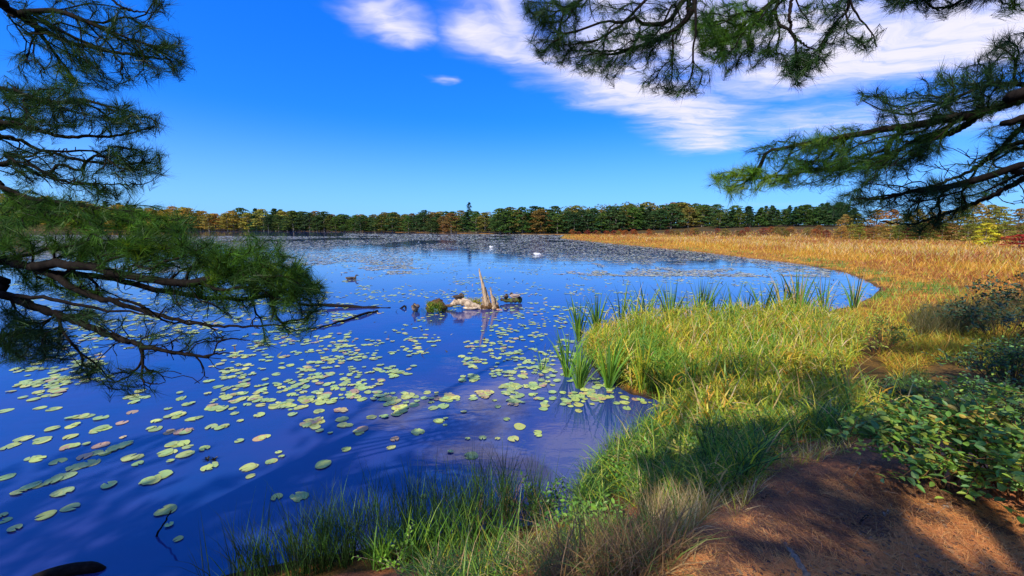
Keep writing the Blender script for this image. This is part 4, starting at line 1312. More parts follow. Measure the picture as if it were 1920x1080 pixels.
patch('dark_sedge', 'shaded tall sedge under the right hand trees', [(1700, 600), (1800, 580), (1925, 565), (1925, 610), (1800, 640), (1720, 640)], 4200, [(0.12, 0.11, 0.03), (0.09, 0.10, 0.03), (0.16, 0.12, 0.04)], (0.4, 0.9), 0.011, (0.05, 0.5), (0.2, 1.2), 104)

# cattail clumps: every leaf its own piece
CATM = []
for k in range(6):
    mb = MB()
    blades(mb, np.zeros((1, 3)), 0.0, 0.03 + 0.02 * k, 1.0, 0.036, 0.10 + 0.14 * k, (1, 1, 1), 5, (1.05, 1.0, 0.75), np.random.default_rng(k))
    CATM.append(mb.mesh('cattail_leaf', M['leaf']))


def cattail(px, py, n, H, label, water=True, spread=0.05, cols=GRN, thick=1.0):
    p = on_z(np.array(px, float), np.array(py, float)) if water else hit(np.array([px], float), np.array([py], float))[0]
    z = max(float(height(np.array([p[0]]), np.array([p[1]]))[0]), -0.06)
    e = empty('cattail_clump', (p[0], p[1], z))
    n = int(n * 1.5); H = H * 1.3
    for k in range(n):
        o = link('leaf', random.choice(CATM), e)
        a = random.random() * 6.28
        o.location = (spread * random.random() * math.cos(a), spread * random.random() * math.sin(a), -0.02)
        o.rotation_euler = (random.gauss(0, 0.14), random.gauss(0, 0.14), a)
        h = H * (0.55 + 0.5 * random.random())
        o.scale = (thick * (0.8 + 0.4 * random.random()),) * 2 + (1,)
        o.scale = (h * 1.0, h * 1.0, h)
        o.color = (*jit(random.choice(cols), 0.2), 1)
    tag(e, label, 'cattail', 'green cattail clumps at the edge of the point')
    return e


cattail(1141, 728, 34, 1.0, 'fullest cattail clump, fanning out of the water before the sedge point')
cattail(1086, 728, 28, 0.98, 'cattail clump standing in water, slimmer neighbour of the fullest clump')
cattail(1064, 706, 26, 1.0, 'cattail clump farthest out in the water at tip of the point')
cattail(1016, 694, 6, 0.62, 'lone thin cattail sprout standing out among the lily pads')
cattail(1203, 734, 18, 0.92, 'cattail clump with browning feet against the front of the sedge', cols=GRN + YGREEN)
cattail(1250, 742, 12, 0.62, 'short cattail clump rising through the front of the sedge mat')
cattail(1296, 752, 9, 0.85, 'tall narrow cattail with a single leaning spike in the sedge')
cattail(1160, 700, 22, 0.95, 'cattail clump half buried in sedge behind the fullest clump', cols=GRN + YGREEN)
cattail(1085, 640, 28, 1.05, 'bluish cattail clump at the back corner of the point over the lily pads', cols=DKGRN + GRN)
cattail(1118, 625, 28, 1.1, 'dense cattail clump at back corner of the point beside the open water', cols=DKGRN + GRN)
for i, (px, py, n, h) in enumerate([(1165, 612, 9, 1.0), (1215, 610, 9, 1.0), (1255, 612, 20, 1.05), (1312, 610, 22, 1.1), (1340, 606, 10, 0.9), (1372, 602, 8, 0.95), (1400, 600, 9, 0.9), (1432, 604, 12, 1.0), (1470, 602, 16, 1.05), (1496, 600, 16, 1.15), (1545, 592, 10, 1.0), (1600, 582, 9, 1.05), (1195, 615, 8, .9), (1285, 612, 8, .9)]):
    cattail(px, py, int(n * 1.7), h * 1.25, 'cattails along lake side of the sedge point, clump number ' + ['one', 'three', 'four', 'six', 'seven', 'eight', 'nine', 'ten', 'eleven', 'twelve', 'thirteen', 'fourteen', 'two', 'five'][i] + ' counted from the water corner', False, 0.16, DKGRN + GRN + (TAN if i > 7 else []))
patch('shore_fringe', 'ragged green blades hanging over the cut bank edge', [(1060, 975), (1100, 900), (1140, 850), (1200, 800), (1262, 770), (1240, 745), (1180, 732), (1125, 700), (1100, 655), (1150, 660), (1200, 715), (1300, 750), (1290, 790), (1200, 850), (1150, 920), (1120, 980)], 4200, GRN + DKGRN + YGREEN[1:2], (0.12, 0.45), 0.010, (0.1, 1.4), (0.3, 2.0), 105, 0.15, clump=6)
# coarse blades beside the path
for (px, py, n, h, lab) in [(1345, 890, 9, 0.5, 'dark iris like blades leaning over the path edge'), (1205, 850, 16, 0.42, 'arching dark green sedge fountain at the water below the bank'), (1240, 830, 12, 0.40, 'smaller arching sedge fountain between bank grass and water'), (1540, 735, 8, 0.5, 'broad dark blades leaning out of the shaded grass')]:
    o = cattail(px, py, n, h, lab, False, 0.10, DKGRN + GRN[:1])
    o.name = 'sedge_fountain'; o['category'] = 'sedge'; o['group'] = 'dark sedge by the bank'
    for ch in o.children:
        ch.rotation_euler.x += random.gauss(0, 0.35); ch.rotation_euler.y += random.gauss(0, 0.35)

# ------------------------------------------------------------------ shrubs
def leaf_blade(name, k):
    """a pointed oval leaf folded along its rib, 1 long"""
    r = np.random.default_rng(k)
    f = np.array([0.0, 0.18, 0.42, 0.68, 0.88, 1.0]); w = np.array([0.0, 0.17, 0.26, 0.21, 0.10, 0.0]) * (0.9 + 0.25 * r.random())
    dz = -0.18 * f ** 2 * (0.5 + r.random())
    V = [(0, 0, 0)]; F = []
    for i in range(1, 5):
        V += [(f[i], -w[i], dz[i] + w[i] * 0.35), (f[i], 0, dz[i]), (f[i], w[i], dz[i] + w[i] * 0.35)]
    V.append((1, 0, dz[5]))
    F += [(0, 1, 2), (0, 2, 3)]
    for i in range(3):
        a = 1 + 3 * i
        F += [(a, a + 3, a + 4), (a, a + 4, a + 1), (a + 1, a + 4, a + 5), (a + 1, a + 5, a + 2)]
    F += [(10, 13, 11), (11, 13, 12)]
    return np.array(V, float), np.array(F)


LEAFV = [leaf_blade('l', k) for k in range(4)]
LEAFM = []
for V, F in LEAFV:
    mb = MB(); mb.add(V, F); LEAFM.append(mb.mesh('leaf', M['leaf']))


def shrub(name, label, base, spread, Hh, n_stem, leaf_len, cols, seed, n_obj=0, stemcol=(1, 1, 1), gap=0.035, lean=(0, 0), low=0.0):
    r = np.random.default_rng(seed)
    e = empty(name, base)
    tag(e, label, 'shrub')
    sm = MB(); LV = []
    for s in range(n_stem):
        az = r.random() * 6.28; q = math.sqrt(r.random())
        out_ = np.array([math.cos(az) * spread[0] * q + lean[0], math.sin(az) * spread[1] * q + lean[1], 0])
        h = Hh * (0.5 + 0.5 * r.random()) * (1 - 0.45 * q)
        st = np.array([out_[0] * 0.25, out_[1] * 0.25, low])
        C = curve_pts([st, st + out_ * 0.25 + (0, 0, h * 0.6), out_ * 0.75 + (0, 0, h), out_ * 1.05 + (0, 0, h * 0.88)], 12)
        tube(sm, C, np.linspace(0.006, 0.0018, 12), 4, stemcol)
        for side in range(int(3 + 3 * r.random())):
            t = 0.35 + 0.6 * r.random()
            b0 = np.array([np.interp(t * 11, np.arange(12), C[:, a]) for a in range(3)])
            dv = unit(r.normal(size=3) * np.array([1, 1, 0.4]) + unit(out_ + 1e-3) * 0.7 + (0, 0, 0.35)) * (0.14 + 0.22 * r.random())
            T_ = curve_pts([b0, b0 + dv * 0.5 + (0, 0, 0.02), b0 + dv], 6)
            tube(sm, T_, np.linspace(0.003, 0.0013, 6), 3, stemcol)
            for c0 in (T_,):
                L_ = np.linalg.norm(dv); m = max(4, int(L_ / gap))
                for k in range(m):
                    tt = (k + 0.6) / m * 5
                    p = np.array([np.interp(tt, np.arange(6), T_[:, a]) for a in range(3)])
                    LV.append((p, unit(unit(dv) * 0.6 + unit(np.cross(dv, (0, 0, 1)) + 1e-4) * (1 if k % 2 else -1) * 0.8 + (0, 0, 0.2) + r.normal(size=3) * 0.22)))
        m = int(np.linalg.norm(np.diff(C, axis=0), axis=1).sum() * 0.6 / gap)
        for k in range(m):
            tt = (0.4 + 0.6 * (k + 0.5) / m) * 11
            p = np.array([np.interp(tt, np.arange(12), C[:, a]) for a in range(3)])
            LV.append((p, unit(unit(out_ + 1e-3) * 0.4 + r.normal(size=3) * 0.6 + (0, 0, 0.3))))
    sm.build('stem', M['twig'], e, smooth=True)
    P = np.array([l[0] for l in LV]); D = np.array([l[1] for l in LV])
    near = np.argsort(np.linalg.norm(P + np.array(base) - np.array([0, 0, CAM_H]), axis=1) - 0.5 * P[:, 2])
    fm = MB()
    for rank, i in enumerate(near):
        d = D[i]; up = unit(np.array([0, 0, 1.0]) + r.normal(size=3) * 0.45)
        y_ = unit(np.cross(up, d)); z_ = np.cross(d, y_)
        Lf = leaf_len * (0.6 + 0.6 * r.random())
        c = np.clip(pick(cols, 1, 0.22, r)[0], 0, 1)
        if rank < n_obj:
            o = link('leaf', LEAFM[int(r.integers(4))], e)
            Mx = Matrix(((d[0], y_[0], z_[0]), (d[1], y_[1], z_[1]), (d[2], y_[2], z_[2])))
            o.matrix_local = Matrix.Translation(P[i]) @ Mx.to_4x4() @ Matrix.Scale(Lf, 4)
            o.color = (*c, 1)
        else:
            V, F = LEAFV[int(r.integers(4))]
            fm.add(P[i] + (V[:, :1] * d + V[:, 1:2] * y_ + V[:, 2:] * z_) * Lf, F, c)
    if fm.V:
        fo = fm.build('foliage', M['leaf'], e); fo['kind'] = 'stuff'
    return e


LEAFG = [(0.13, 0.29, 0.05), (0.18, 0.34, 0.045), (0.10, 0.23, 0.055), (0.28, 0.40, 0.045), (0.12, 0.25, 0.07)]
LEAFY = [(0.36, 0.42, 0.05), (0.28, 0.38, 0.05), (0.45, 0.34, 0.05)]  # yellow of sun on the leaves put into their colour
LEAFD = [(0.035, 0.085, 0.035), (0.05, 0.11, 0.035), (0.045, 0.085, 0.05)]  # leaf greens darkened to hold the shade of the rear shrubs


def gpt(px, py):
    p = hit(np.array([px], float), np.array([py], float))[0]
    return (p[0], p[1], p[2] - 0.02)


shrub('leafy_shrub', 'leafy green shrub spilling over the edge of the brown path', gpt(1790, 905), (0.70, 0.50), 0.55, 50, 0.062, LEAFG + LEAFG + LEAFY[:1], 201, 290, (0.8, 0.55, 0.3), 0.034, (-0.05, 0.0))
shrub('leafy_shrub', 'shrub with leaves coloured a sunlit yellow beside the path shrub', gpt(1925, 930), (0.60, 0.45), 0.72, 44, 0.064, LEAFG + LEAFY, 202, 200, (0.8, 0.55, 0.3), 0.034, (-0.05, 0))
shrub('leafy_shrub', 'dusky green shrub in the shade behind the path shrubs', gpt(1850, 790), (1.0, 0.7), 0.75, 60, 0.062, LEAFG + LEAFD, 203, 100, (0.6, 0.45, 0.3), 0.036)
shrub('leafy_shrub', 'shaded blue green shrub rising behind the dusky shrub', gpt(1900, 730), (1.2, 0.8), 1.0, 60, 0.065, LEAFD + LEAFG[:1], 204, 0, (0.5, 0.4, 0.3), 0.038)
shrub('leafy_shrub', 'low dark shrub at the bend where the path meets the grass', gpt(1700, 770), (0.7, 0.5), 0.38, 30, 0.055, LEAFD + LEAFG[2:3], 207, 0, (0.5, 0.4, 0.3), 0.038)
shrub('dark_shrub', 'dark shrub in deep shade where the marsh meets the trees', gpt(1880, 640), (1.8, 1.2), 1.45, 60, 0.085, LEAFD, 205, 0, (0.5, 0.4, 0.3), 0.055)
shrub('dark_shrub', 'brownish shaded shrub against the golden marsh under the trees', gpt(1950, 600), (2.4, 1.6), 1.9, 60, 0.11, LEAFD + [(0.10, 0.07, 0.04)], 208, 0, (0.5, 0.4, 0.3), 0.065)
shrub('sapling', 'small yellow green sapling with bare reddish stems on the sedge', gpt(1650, 665), (0.75, 0.5), 1.05, 20, 0.075, [(0.28, 0.36, 0.04), (0.34, 0.40, 0.05), (0.18, 0.28, 0.04)], 206, 0, (1.5, 0.8, 0.5), 0.055, (-0.1, 0))
# a few bright weeds in the rushes
shrub('broadleaf_weed', 'bright lime broadleaf weed at the bottom of the rushes', gpt(745, 1070), (0.06, 0.05), 0.09, 5, 0.04, [(0.25, 0.45, 0.03), (0.18, 0.38, 0.03)], 211, 0, (1, 1, 1), 0.03)
shrub('broadleaf_weed', 'dark green broadleaf weed where the rushes meet the bank', gpt(1015, 975), (0.14, 0.10), 0.30, 9, 0.05, [(0.06, 0.17, 0.03), (0.10, 0.24, 0.03)], 212, 0, (1, 1, 1), 0.03)

for k, (px, py, h_, lab, pal) in enumerate([(1185, 905, .26, 'leafy green weed at the water edge below the bank', 0), (1290, 880, .30, 'yellow tipped weed in the middle of the bank grass', 1), (1370, 850, .30, 'dark leafy weed on bank where grass turns to sedge', 2),
        (1455, 820, .34, 'lime green weed in grass close above the path', 1), (1530, 810, .34, 'dusky weed at the top end of the path', 2), (1260, 815, .28, 'bright weed between the cattails and the bank grass', 0), (1340, 780, .32, 'tall weed standing at front of the sedge point', 1), (1560, 760, .36, 'shaded weed beside the broad dark blades', 2), (1110, 1010, .2, 'small green weed in the brown grass at the bank foot', 0), (1420, 735, .4, 'pale weed poking out of the middle of the sedge', 1)]):
    shrub('broadleaf_weed', lab, gpt(px, py), (0.20, 0.16), h_, 9, 0.055, [[(0.12, 0.28, 0.03), (0.18, 0.36, 0.03)], [(0.36, 0.42, 0.04), (0.28, 0.40, 0.04), (0.5, 0.42, 0.06)], [(0.05, 0.12, 0.03), (0.07, 0.16, 0.03)]][pal], 220 + k, 0, (1, .9, .6), 0.03)

# ------------------------------------------------------------------ forest litter and sticks on the path
r9 = np.random.default_rng(9)
s = sample_poly([(1230, 1085), (1280, 1010), (1400, 930), (1450, 850), (1560, 830), (1640, 840), (1700, 880), (1800, 930), (1925, 960), (1925, 1085)], 34000, r9)
b0 = hit(s[:, 0], s[:, 1]); b0[:, 2] += 0.004 + 0.008 * r9.random(len(b0))
az = r9.random(len(b0)) * 6.28; Ln = 0.03 + 0.06 * r9.random(len(b0))
dv = np.stack([np.cos(az), np.sin(az), r9.normal(size=len(b0)) * 0.10], -1) * Ln[:, None]
wv = np.stack([-np.sin(az), np.cos(az), 0 * az], -1) * 0.0014
V = np.stack([b0 - wv, b0 + wv, b0 + dv + wv * 0.4, b0 + dv - wv * 0.4], 1).reshape(-1, 3)
zz = height(V[:, 0], V[:, 1]); V[:, 2] = np.maximum(V[:, 2], zz + 0.003)
ix = np.arange(len(b0))[:, None] * 4
lm = MB()
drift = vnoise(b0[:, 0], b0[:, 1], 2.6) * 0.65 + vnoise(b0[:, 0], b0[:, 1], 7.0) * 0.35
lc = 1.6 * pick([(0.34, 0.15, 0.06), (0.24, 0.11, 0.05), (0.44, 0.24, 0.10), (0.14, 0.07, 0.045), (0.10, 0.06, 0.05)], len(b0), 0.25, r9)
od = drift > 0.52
lc[od] = 1.5 * pick([(0.48, 0.21, 0.065), (0.40, 0.17, 0.06), (0.52, 0.28, 0.10)], int(od.sum()), 0.2, r9)  # orange needle patches, coloured to strengthen the sun flecks on the path
lc[~od] *= 0.62  # needles between the patches darkened like the shaded path
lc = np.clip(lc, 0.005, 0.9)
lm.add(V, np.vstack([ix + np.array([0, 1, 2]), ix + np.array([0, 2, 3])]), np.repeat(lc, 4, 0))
tag(lm.build('needle_litter', M['grass']), 'fallen rust brown pine needles strewn over the path', 'pine needles', kind='stuff')
s = sample_poly([(1300, 1085), (1400, 940), (1560, 840), (1700, 890), (1925, 970), (1925, 1085)], 900, r9)
b0 = hit(s[:, 0], s[:, 1])
cm = MB()
for p in b0:
    V, F = LEAFV[int(r9.integers(4))]
    a = r9.random() * 6.28; L_ = 0.012 + 0.022 * r9.random()
    R_ = np.array([[math.cos(a), -math.sin(a), 0], [math.sin(a), math.cos(a), 0], [0, 0, 1]])
    cm.add(p + (0, 0, 0.012) + (V @ R_.T) * L_ * np.array([1, 1, 0.6]), F, pick([(0.20, 0.10, 0.05), (0.12, 0.07, 0.05), (0.32, 0.20, 0.11), (0.07, 0.05, 0.045)], 1, 0.2, r9)[0])
tag(cm.build('leaf_litter', M['grass']), 'small dead leaf flakes scattered over the path', 'leaf litter', kind='stuff')


def stick(name, label, pts, r0, r1, mat, cat='stick', group=None, n=6, wob=0.004, lift=0.0):
    P = []
    for q in pts:
        if len(q) == 2:
            p = hit(np.array([q[0]], float), np.array([q[1]], float))[0] + (0, 0, r0 * 0.8 + lift)
        else:
            p = np.array(q[:3]) if len(q) == 4 else at_depth(np.array(q[0], float), np.array(q[1], float), q[2])
        P.append(p)
    C = curve_pts(P, 14); C[1:-1] += np.random.default_rng(len(label)).normal(size=(12, 3)) * wob
    mb = MB(); tube(mb, C, np.linspace(r0, r1, 14) * (1 + 0.15 * np.sin(np.arange(14) * 2.1)), n)
    return tag(mb.build(name, mat, smooth=True), label, cat, group)


stick('stick', 'pale grey stick, thickest one lying on the path', [(1472, 1024), (1490, 1050), (1514, 1086)], 0.013, 0.016, M['twig'])
stick('twig', 'slender forked twig beside the thick grey stick', [(1560, 1024), (1580, 1045), (1592, 1068)], 0.004, 0.003, M['twig'])
stick('twig', 'curved thin twig lying across the end of the grey stick', [(1490, 1045), (1520, 1068), (1580, 1073), (1640, 1060)], 0.004, 0.003, M['twig'])
stick('twig', 'thin twig standing slightly off the needles near the path centre', [(1590, 1050), (1620, 1070), (1635, 1084)], 0.004, 0.003, M['twig'])
stick('twig', 'short stubby brown twig lying apart at the bottom of the path', [(1312, 1060), (1330, 1064), (1346, 1066)], 0.008, 0.006, M['twig'])
stick('twig', 'straw thin dry stalk arching over the orange needles', [(1390, 960), (1420, 965), (1460, 975), (1520, 985)], 0.0025, 0.002, M['twig'], wob=0.002)
stick('twig', 'dark twig lying along the sunlit patch of the path', [(1610, 890), (1640, 915), (1700, 935)], 0.006, 0.003, M['twig'])
stick('twig', 'fine pale twig lying below the path shrub', [(1690, 985), (1730, 1000), (1770, 1005)], 0.003, 0.002, M['twig'])
rt = np.random.default_rng(77)
for k in range(16):
    s0 = sample_poly([(1340, 1075), (1450, 900), (1600, 860), (1760, 920), (1900, 1000), (1900, 1075)], 1, rt)[0]
    a_ = rt.random() * 6.28; l_ = 25 + 45 * rt.random()
    stick('twig', ['short', 'crooked', 'slim', 'broken'][k % 4] + ' ' + ['grey', 'brown', 'dark', 'pale'][k // 4] + ' twig scattered loose on the needle covered path', [tuple(s0), (s0[0] + l_ * .5 * math.cos(a_) + 4, s0[1] + l_ * .3 * math.sin(a_)), (s0[0] + l_ * math.cos(a_), s0[1] + l_ * .5 * math.sin(a_))], 0.005 + 0.004 * rt.random(), 0.003, M['twig'] if k % 3 else M['wetwood'], group='loose twigs on the path')
stick('stick', 'bent dark stick rising from the shallows off the bank', [(262, 1062, 3.42), (285, 1020, 3.5), (305, 985, 3.52), (321, 958, 3.52)], 0.012, 0.006, M['wetwood'])
stick('stick', 'dark half sunk stick at the foot of the bent one', [(258, 1060, 3.42), (285, 1070, 3.38), (320, 1082, 3.3)], 0.012, 0.009, M['wetwood'])
stick('stick', 'thin sunken twig showing faintly above the dark blue shallows', [(72, 1078, 3.3), (100, 1050, 3.42), (128, 1020, 3.58)], 0.004, 0.002, M['wetwood'])
p = on_z(np.array(125.), np.array(1076.))
mb = MB(); tube(mb, curve_pts([p + (-.34, -.12, -.03), p + (-.1, -.02, .01), p + (.12, .03, .03), p + (.28, .05, .0)], 12), np.array([.03, .045, .055, .06, .06, .058, .055, .05, .05, .045, .035, .02]), 9)
tag(mb.build('sunken_log', M['wetwood'], smooth=True), 'dark end of a sunken log just breaking the water', 'log')
for k, px in enumerate((389, 402)):
    p = on_z(np.array(float(px)), np.array(862.))
    mb = MB()
    blades(mb, np.tile(p, (7, 1)), np.arange(7) * 0.9, 0.5 + 0.1 * np.arange(7), 0.07, 0.035, 1.2, (0.012, 0.012, 0.012), 3)
    tag(mb.build('dead_leaf', M['grass']), 'small curled black leaf standing up beside a shaded lily pad', 'leaf', 'pair of black curled leaves')

# ------------------------------------------------------------------ driftwood, snag and their birds
def wpt(px, py, z=0.0):
    return on_z(np.array(float(px)), np.array(float(py)), z)


D0 = wpt(900, 579)[1]
ang = F_PX / D0


def at_log(px, py, dy=0.0):
    return at_depth(np.array(float(px)), np.array(float(py)), D0 + dy)


sn = empty('tree_stump', tuple(wpt(915, 579)))
tag(sn, 'splintered grey brown stump with one tall spike rising from the lake', 'stump')
org = np.array(sn.location)
rs = np.random.default_rng(4)


def spike(ctrl, r0, r1, n=7, sq=0.75):
    C = curve_pts([np.array(c) - org for c in ctrl], 14)
    mb = MB(); rad = np.linspace(r0, r1, 14) * (1 + 0.12 * rs.normal(size=14)); tube(mb, C, rad, n)
    mb.V[0][:, 1] = C[:, 1].mean() + (mb.V[0][:, 1] - C[:, 1].mean()) * 1.0
    mb.V[0] += rs.normal(size=mb.V[0].shape) * 0.010 * np.array([1, 1, 0.3])
    return mb


for (c, a, b_) in [([at_log(914, 580), at_log(910, 560), at_log(905, 535), at_log(901, 518), at_log(898, 503)], 0.13, 0.008),
                   ([at_log(920, 580, .05), at_log(917, 565, .05), at_log(913, 550, .05), at_log(910, 538, .05)], 0.075, 0.012),
                   ([at_log(908, 580, -.05), at_log(906, 568, -.05), at_log(904, 556, -.05)], 0.06, 0.012),
                   ([at_log(927, 580, -.03), at_log(925, 566, -.03), at_log(921, 552, -.02), at_log(920, 538, 0)], 0.125, 0.008),
                   ([at_log(932, 578, .08), at_log(929, 566, .08), at_log(926, 555, .08)], 0.12, 0.015)]:
    spike(c, a, b_).build('splinter', M['snag'], sn, smooth=True)
mb = MB(); tube(mb, curve_pts([at_log(896, 582) - org, at_log(906, 576) - org, at_log(925, 574) - org, at_log(936, 577) - org], 12), np.array([.03, .06, .08, .10, .12, .13, .13, .12, .11, .09, .06, .03]), 10)
mb.build('root_base', M['peat'], sn, smooth=True)

dl = empty('driftwood_log', tuple(wpt(872, 578)))
tag(dl, 'bleached humped driftwood log lying beside the spiked stump', 'log')
org = np.array(dl.location)
mb = MB()
C = curve_pts([at_log(845, 572) - org, at_log(858, 566) - org, at_log(872, 567) - org, at_log(888, 573) - org, at_log(905, 578) - org, at_log(935, 580) - org], 22)
rad = np.interp(np.arange(22), [0, 3, 7, 11, 15, 18, 21], [.05, .12, .15, .14, .10, .07, .03]) * (1 + 0.08 * rs.normal(size=22))
tube(mb, C, rad, 12); mb.V[0] += rs.normal(size=mb.V[0].shape) * 0.012
mb.build('log', M['drift'], dl, smooth=True)
mb = MB(); C = curve_pts([at_log(868, 577, -.16) - org, at_log(882, 578, -.18) - org, at_log(897, 577, -.18) - org], 8)
tube(mb, C, [.02, .05, .06, .06, .055, .05, .04, .02], 8); mb.build('side_root', M['drift'], dl, smooth=True)
mb = MB(); C = curve_pts([at_log(931, 580, -.1) - org, at_log(942, 584, -.25) - org, at_log(951, 590, -.5) - org], 8)
tube(mb, C, [.03, .05, .055, .055, .05, .045, .035, .015], 8, (1.15, .75, .6)); mb.build('broken_limb', M['drift'], dl, smooth=True)
mb = MB(); C = curve_pts([at_log(828, 577) - org, at_log(836, 574) - org, at_log(848, 573) - org], 8)
tube(mb, C, .06, 8, (.35, .3, .25)); mb.build('dark_root', M['drift'], dl, smooth=True)

ho = empty('mossy_hummock', tuple(wpt(817, 585)))
tag(ho, 'brown peat hummock with a skirt of green grass beside the driftwood', 'hummock')
org = np.array(ho.location)
mb = MB(); C = curve_pts([(-.22, 0, -.1), (-.2, 0.02, .18), (-.05, .05, .30), (.12, .05, .28), (.24, .03, .16), (.34, 0, 0.05)], 14)
tube(mb, C, np.array([.10, .13, .14, .15, .16, .17, .17, .17, .17, .16, .15, .13, .11, .07]), 10); mb.V[0] += rs.normal(size=mb.V[0].shape) * 0.03
mb.build('peat', M['peat'], ho, smooth=True)
mb = MB(); N = 420
ph = rs.random(N) * 6.28
blades(mb, np.column_stack([-.02 + .28 * np.cos(ph) * rs.random(N) ** .4, -.10 + .20 * np.sin(ph), .02 + .34 * rs.random(N)]), -1.57 + rs.normal(size=N) * 0.9, 0.5 + 0.6 * rs.random(N), 0.16 + 0.16 * rs.random(N), 0.022, 1.2, pick(YGREEN + GRN + GRN, N), 3)
mb.build('grass', M['grass'], ho)['kind'] = 'stuff'
mb = MB(); N = 260
q0 = at_log(890, 574, .3)
blades(mb, np.column_stack([q0[0] + rs.normal(size=N) * .20, q0[1] + rs.normal(size=N) * .1, rs.random(N) * .08]), rs.random(N) * 6.28, .1 + .3 * rs.random(N), .25 + .22 * rs.random(N), .018, .6, pick(YGREEN + GRN + GOLD, N), 3)
tag(mb.build('grass_tuft', M['grass']), 'yellow green grass tuft growing between driftwood and spiked stump', 'grass', kind='stuff')
mb = MB(); N = 70
q0 = wpt(835, 588)
blades(mb, np.column_stack([q0[0] - .5 + rs.random(N) * 1.5 - .6, q0[1] + rs.normal(size=N) * .15, np.full(N, -.02)]), rs.random(N) * 6.28, .05 + .4 * rs.random(N), .15 + .2 * rs.random(N), .012, .5, pick(DKGRN, N), 3)
tag(mb.build('thin_reeds', M['grass']), 'few thin reeds in the water before the hummock', 'reeds', kind='stuff')

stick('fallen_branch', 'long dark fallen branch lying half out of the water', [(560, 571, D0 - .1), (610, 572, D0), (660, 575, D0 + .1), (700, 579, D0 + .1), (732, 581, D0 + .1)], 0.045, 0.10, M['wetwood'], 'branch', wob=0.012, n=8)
stick('fallen_branch', 'thin dark branch trailing in water below the long fallen branch', [(*on_z(np.array(a_), np.array(b_), 0.03), 1) for a_, b_ in ((708., 583.), (680., 590.), (640., 603.), (606., 612.), (575., 618.))], 0.05, 0.02, M['wetwood'], 'branch', wob=0.02)
kn = empty('root_snag', tuple(wpt(755, 584)))
tag(kn, 'small black forked root poking up between duck and fallen branch', 'root')
org = np.array(kn.location)
for c in ([at_log(745, 583), at_log(752, 578), at_log(759, 573)], [at_log(760, 573), at_log(761, 579), at_log(760, 586)], [at_log(752, 580), at_log(756, 583), at_log(759, 586)]):
    mb = MB(); tube(mb, curve_pts([np.array(p) - org for p in c], 6), .035, 6); mb.build('root', M['wetwood'], kn, smooth=True)
stick('floating_log', 'short dark mossy log under the two ducks beside the stump', [(938, 563, D0 + 1.2), (950, 563, D0 + 1.2), (962, 563, D0 + 1.2), (974, 562, D0 + 1.2)], 0.05, 0.13, bark_mat('mossy_log', (.02, .015, .012), (.09, .07, .05), (14, 14, 14), .8, (.10, .13, .03)), 'log', n=9, wob=.02)


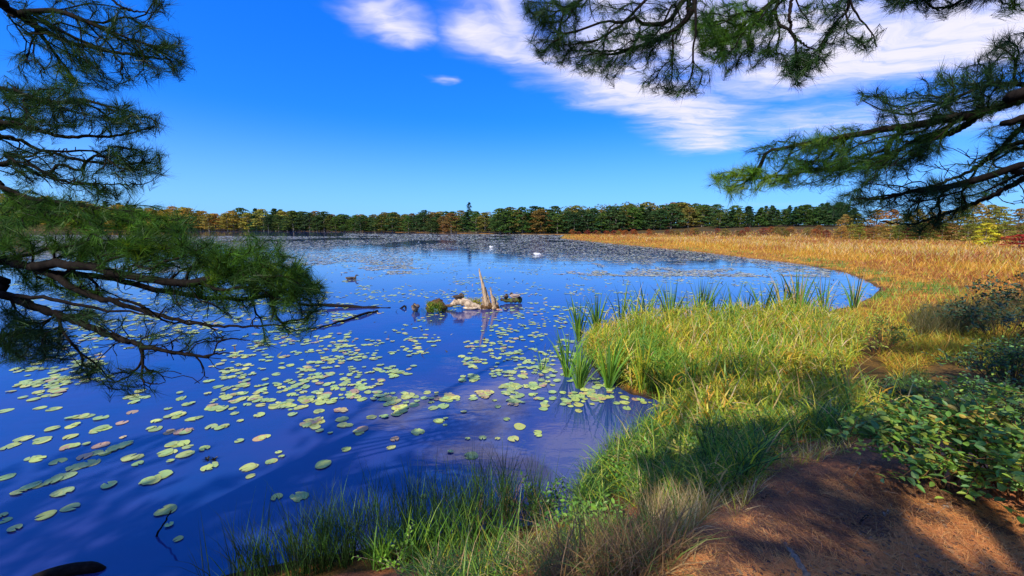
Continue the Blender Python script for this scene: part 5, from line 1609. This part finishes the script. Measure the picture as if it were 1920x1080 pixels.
def bird(name, label, cat, loc, rz, size, cols, sit=True, group=None, headturn=0.0, neck='up'):
    """one continuous body lofted from tail to bill; wings as parts"""
    e = empty(name, loc, rz)
    body, wing, head, bill, belly = [np.array(c) for c in cols]
    if neck == 'up':
        sp = [(-.56, 0, .30), (-.42, 0, .26), (-.22, 0, .22), (0, 0, .20), (.20, 0, .22), (.32, 0, .28), (.37, 0, .38), (.40, .02 * headturn, .48), (.45, .06 * headturn, .53), (.52, .12 * headturn, .53), (.60, .2 * headturn, .51), (.68, .28 * headturn, .49)]
        rx = [.02, .08, .16, .20, .18, .13, .075, .062, .072, .065, .032, .02]
        cl_ = [belly, body, body, body, body, body, head, head, head, head, bill, bill]
    elif neck == 'tuck':      # head laid back over the body
        sp = [(-.56, 0, .32), (-.40, 0, .27), (-.2, 0, .22), (.02, 0, .21), (.22, 0, .24), (.30, 0, .31), (.27, .03, .40), (.20, .06, .45), (.12, .10, .45), (.04, .13, .42)]
        rx = [.02, .08, .16, .20, .17, .12, .085, .085, .06, .025]
        cl_ = [belly, body, body, body, body, body, head, head, head, bill]
    else:                     # head under water
        sp = [(-.62, 0, .24), (-.45, 0, .22), (-.2, 0, .18), (.05, 0, .16), (.28, 0, .16), (.42, 0, .18), (.52, 0, .20), (.60, 0, .14), (.65, 0, .02), (.67, 0, -.1)]
        rx = [.02, .10, .19, .22, .18, .11, .06, .05, .045, .045]
        cl_ = [body] * 10
    sp = np.array(sp) * size; rx = np.array(rx) * size
    C = curve_pts(sp, 30); R_ = np.interp(np.linspace(0, len(sp) - 1, 30), np.arange(len(sp)), rx)
    cc_ = np.array([cl_[int(round(t))] for t in np.linspace(0, len(sp) - 1, 30)])
    mb = MB(); tube(mb, C, R_, 12, np.vstack([np.repeat(cc_, 12, 0), cc_[:1], cc_[-1:]]))
    mb.build('body', M['plumage'], e, smooth=True)
    for s_ in (-1, 1):
        mb = MB()
        Cw = curve_pts(np.array([(.18, s_ * .15, .28), (0, s_ * .19, .29), (-.2, s_ * .16, .30), (-.42, s_ * .07, .33), (-.52, s_ * .03, .35)]) * size, 12)
        tube(mb, Cw, np.array([.03, .06, .08, .09, .09, .085, .08, .065, .05, .04, .025, .01]) * size, 8, wing)
        mb.V[0][:, 1] = mb.V[0][:, 1] * 0.92
        mb.build('wing', M['plumage'], e, smooth=True)
    if sit:
        for s_ in (-1, 1):
            mb = MB(); tube(mb, np.array([(.0, s_ * .06, .06), (.02, s_ * .06, -.03), (.09, s_ * .07, -.045)]) * size, np.array([.018, .014, .02]) * size, 5, (.45, .18, .05))
            mb.build('leg', M['plumage'], e)
    tag(e, label, cat, group)
    return e


DUCK = [(.10, .065, .04), (.055, .04, .03), (.08, .06, .04), (.20, .13, .05), (.26, .20, .14)]
DUCK2 = [(.24, .17, .12), (.10, .07, .055), (.06, .05, .04), (.30, .18, .06), (.45, .36, .30)]
p = at_log(861, 561); bird('duck', 'dark duck hunched on top of the bleached driftwood', 'duck', tuple(p - (0, 0, .03)), 0.5, 0.50, DUCK, True, None, 0.4, 'tuck')
p = wpt(779, 583); bird('duck', 'brown duck facing forward in the water beside the hummock', 'duck', tuple(p - (0, 0, .02)), -1.5, 0.62, DUCK2, True, None, 0.5, 'up')
p = at_log(964, 560, 1.2); bird('duck', 'pale sided duck standing on the dark floating log', 'duck', tuple(p), 2.7, 0.50, [(.42, .30, .24), (.30, .22, .18), (.06, .05, .04), (.3, .2, .1), (.55, .45, .38)], True, None, 0.3, 'tuck')
p = at_log(949, 561, 1.2); bird('duck', 'dark round duck resting at thin end of the floating log', 'duck', tuple(p), 1.2, 0.42, DUCK, True, None, 0.2, 'tuck')
p = wpt(659, 524); bird('duck', 'dark duck swimming alone far beyond the fallen branch', 'duck', tuple(p - (0, 0, .08)), 0.3, 0.62, DUCK, False, None, 0.2, 'up')
WHITE = [(.85, .84, .82)] * 3 + [(.8, .45, .1), (.85, .84, .82)]
p = wpt(1007, 478); bird('swan', 'white swan feeding with its head under, nearer the marsh', 'swan', tuple(p - (0, 0, .03)), 0.1, 0.72, WHITE, False, None, 0, 'under')
p = wpt(921, 465); bird('swan', 'white swan resting with folded neck among the far pads', 'swan', tuple(p - (0, 0, .03)), 3.0, 0.72, WHITE, False, None, 0, 'tuck')
for (px, py, lab) in [(810, 470, 'tiny white waterbird floating where dense pads end'), (785, 454, 'tiny white waterbird floating far out on the grey pads')]:
    p = wpt(px, py); bird('waterbird', lab, 'bird', tuple(p - (0, 0, .02)), 1.3, 0.34, WHITE, False, None, 0, 'up')
